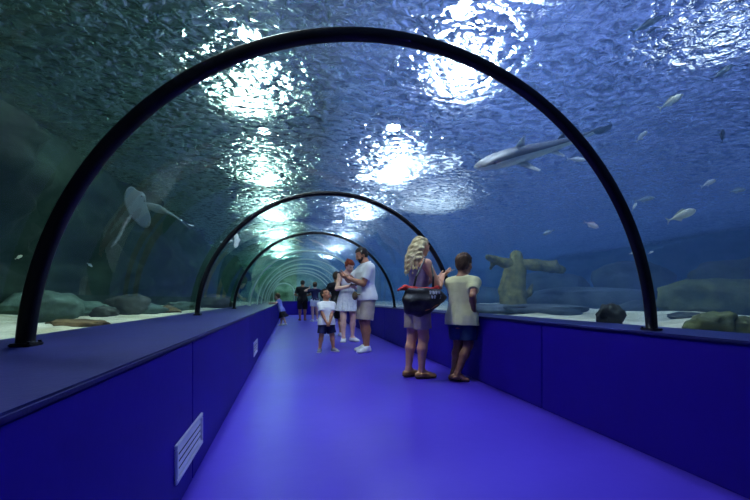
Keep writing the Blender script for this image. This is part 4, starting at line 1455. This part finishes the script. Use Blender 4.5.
# ---- little boy looking up
ol = on_floor(326.5, 352); ol.z = 0
H = 1.07; yw = 186
s = skeleton(H, .178, .106, .475, lean=-3, head=(28, 22, 0),
             hands=((-.025, .15, .50), (.03, .145, .51), (-.8, -.5, -.2), (.8, -.5, -.2)),
             feet=((-.115, .02, .045 * H, 38), (.115, .0, .045 * H, -18)), girth=1.06,
             hand_dirs=[{'dir': (.5, .4, -.7), 'palm': (.3, -.8, 0), 'curl': 45}, {'dir': (-.5, .4, -.7), 'palm': (-.3, -.8, 0), 'curl': 45}])
p = body('person', s, SK_brown, .0048, M_eyed, M_lip, hand_k=.003)
shirt(s, p, M_white, .0055, inf=.016, sleeve=.66, hem=-.16, over=.020, fold=.005, widen=.016, name='t_shirt', nf=6)
shorts(s, p, M_navy, .0055, inf=.012, length=.86, flare=.018)
hair_short(s, p, H_dark, .0045, inf=.009, line=.30)
shoes(s, p, M_shoeg, M_sole, .0045, high=.012, label='grey sneaker')
finish(p, ol, yw, 'little boy in a white t-shirt and navy shorts looking up at the man')

# ---- girl in dark clothes half hidden behind the group
oh = at(337, 298.65, 8.6); oh.z = 0
H = 1.55; yw = 10
s = skeleton(H, .142, .100, .51, lean=4, head=(-10, -10, 0), female=True,
             hands=((-.12, .22, .95), (.12, .22, .95), (-.8, -.4, -.4), (.8, -.4, -.4)))
p = body('person', s, SK_brown, .0065, M_eyed, M_lip)
shirt(s, p, M_black, .007, inf=.014, sleeve=.62, hem=-.10, fold=.005, widen=.014, name='t_shirt')
shorts(s, p, M_black, .007, inf=.016, length=1.0, flare=.018, name='trousers')
hair_short(s, p, H_brown, .006, inf=.018)
shoes(s, p, M_shoew, M_sole, .006, high=.012, label='white sneaker')
finish(p, oh, yw, 'person in dark clothes and white shoes half hidden behind the little boy')

# ---- couple far down the tunnel
oc = at(302.5, 298.65, 14.8); oc.z = 0
H = 1.66; yw = 0
s = skeleton(H, .135, .116, .52, head=(-12, -6, 0), girth=1.05,
             hands=((-.12, .26, 1.0), (.14, .24, 1.02), (-.9, -.4, -.4), (.9, -.4, -.4)))
p = body('person', s, SK_brown, .008, M_eyed, M_lip)
shirt(s, p, M_black, .008, inf=.020, sleeve=.72, hem=-.16, over=.024, fold=.005, widen=.016, name='t_shirt')
shorts(s, p, M_black, .008, inf=.018, length=1.0, flare=.024)
hair_short(s, p, H_dark, .007, inf=.014)
shoes(s, p, M_tanshoe, M_tansole, .007, high=.006)
finish(p, oc, yw, 'man in black t-shirt and shorts far down the tunnel')
o2 = at(315, 298.65, 14.1); o2.z = 0
H = 1.55; yw = 20
s = skeleton(H, .138, .102, .52, head=(-25, 6, 0), female=True,
             hands=((-.13, .26, 1.30), (.14, .26, 1.30), (-.9, -.2, -.4), (.9, -.2, -.4)),
             hand_dirs=[{'dir': (.3, .3, .9), 'palm': (.6, -.6, 0), 'curl': 35}, {'dir': (-.3, .3, .9), 'palm': (-.6, -.6, 0), 'curl': 35}])
p = body('person', s, SK_fair, .008, M_eyed, M_lip)
shirt(s, p, M_dblue, .008, inf=.014, sleeve=.5, hem=.05, fold=.004, widen=.01, name='t_shirt')
shorts(s, p, M_white, .008, inf=.016, length=.55, top=.28, flare=.022)
hair_short(s, p, H_brown, .007, inf=.020)
shoes(s, p, M_shoew, M_sole, .007, high=.014)
finish(p, o2, yw, 'woman in a navy top and white shorts beside the man in black')

# ---- child leaning on the left ledge far away
ok_ = Vector((-.27, 12.35, 0))
H = 1.10; yw = 68
lw = loc_of(ok_, yw, (-.62, 12.15, .745)); rw = loc_of(ok_, yw, (-.62, 12.50, .745))
s = skeleton(H, .175, .100, .475, lean=16, head=(0, -10, 0), female=True, pel=(0, .02),
             hands=(lw, rw, (-1, -.3, -.3), (1, -.3, -.3)),
             feet=((-.05, -.16, .045 * H, 5), (.06, .06, .045 * H, -5)))
p = body('person', s, SK_fair, .007, M_eyed, M_lip)
shirt(s, p, M_blue, .007, inf=.014, sleeve=.5, hem=-.2, fold=.004, widen=.01, name='top')
skirt(s, p, M_black, .007, lo=-.75, top=-.05, widen=.07, fold=.01, nf=8)
hair_short(s, p, H_brown, .006, inf=.016)
shoes(s, p, M_shoew, M_sole, .006, high=.006)
finish(p, ok_, yw, 'child in a blue top leaning over the left ledge far down')
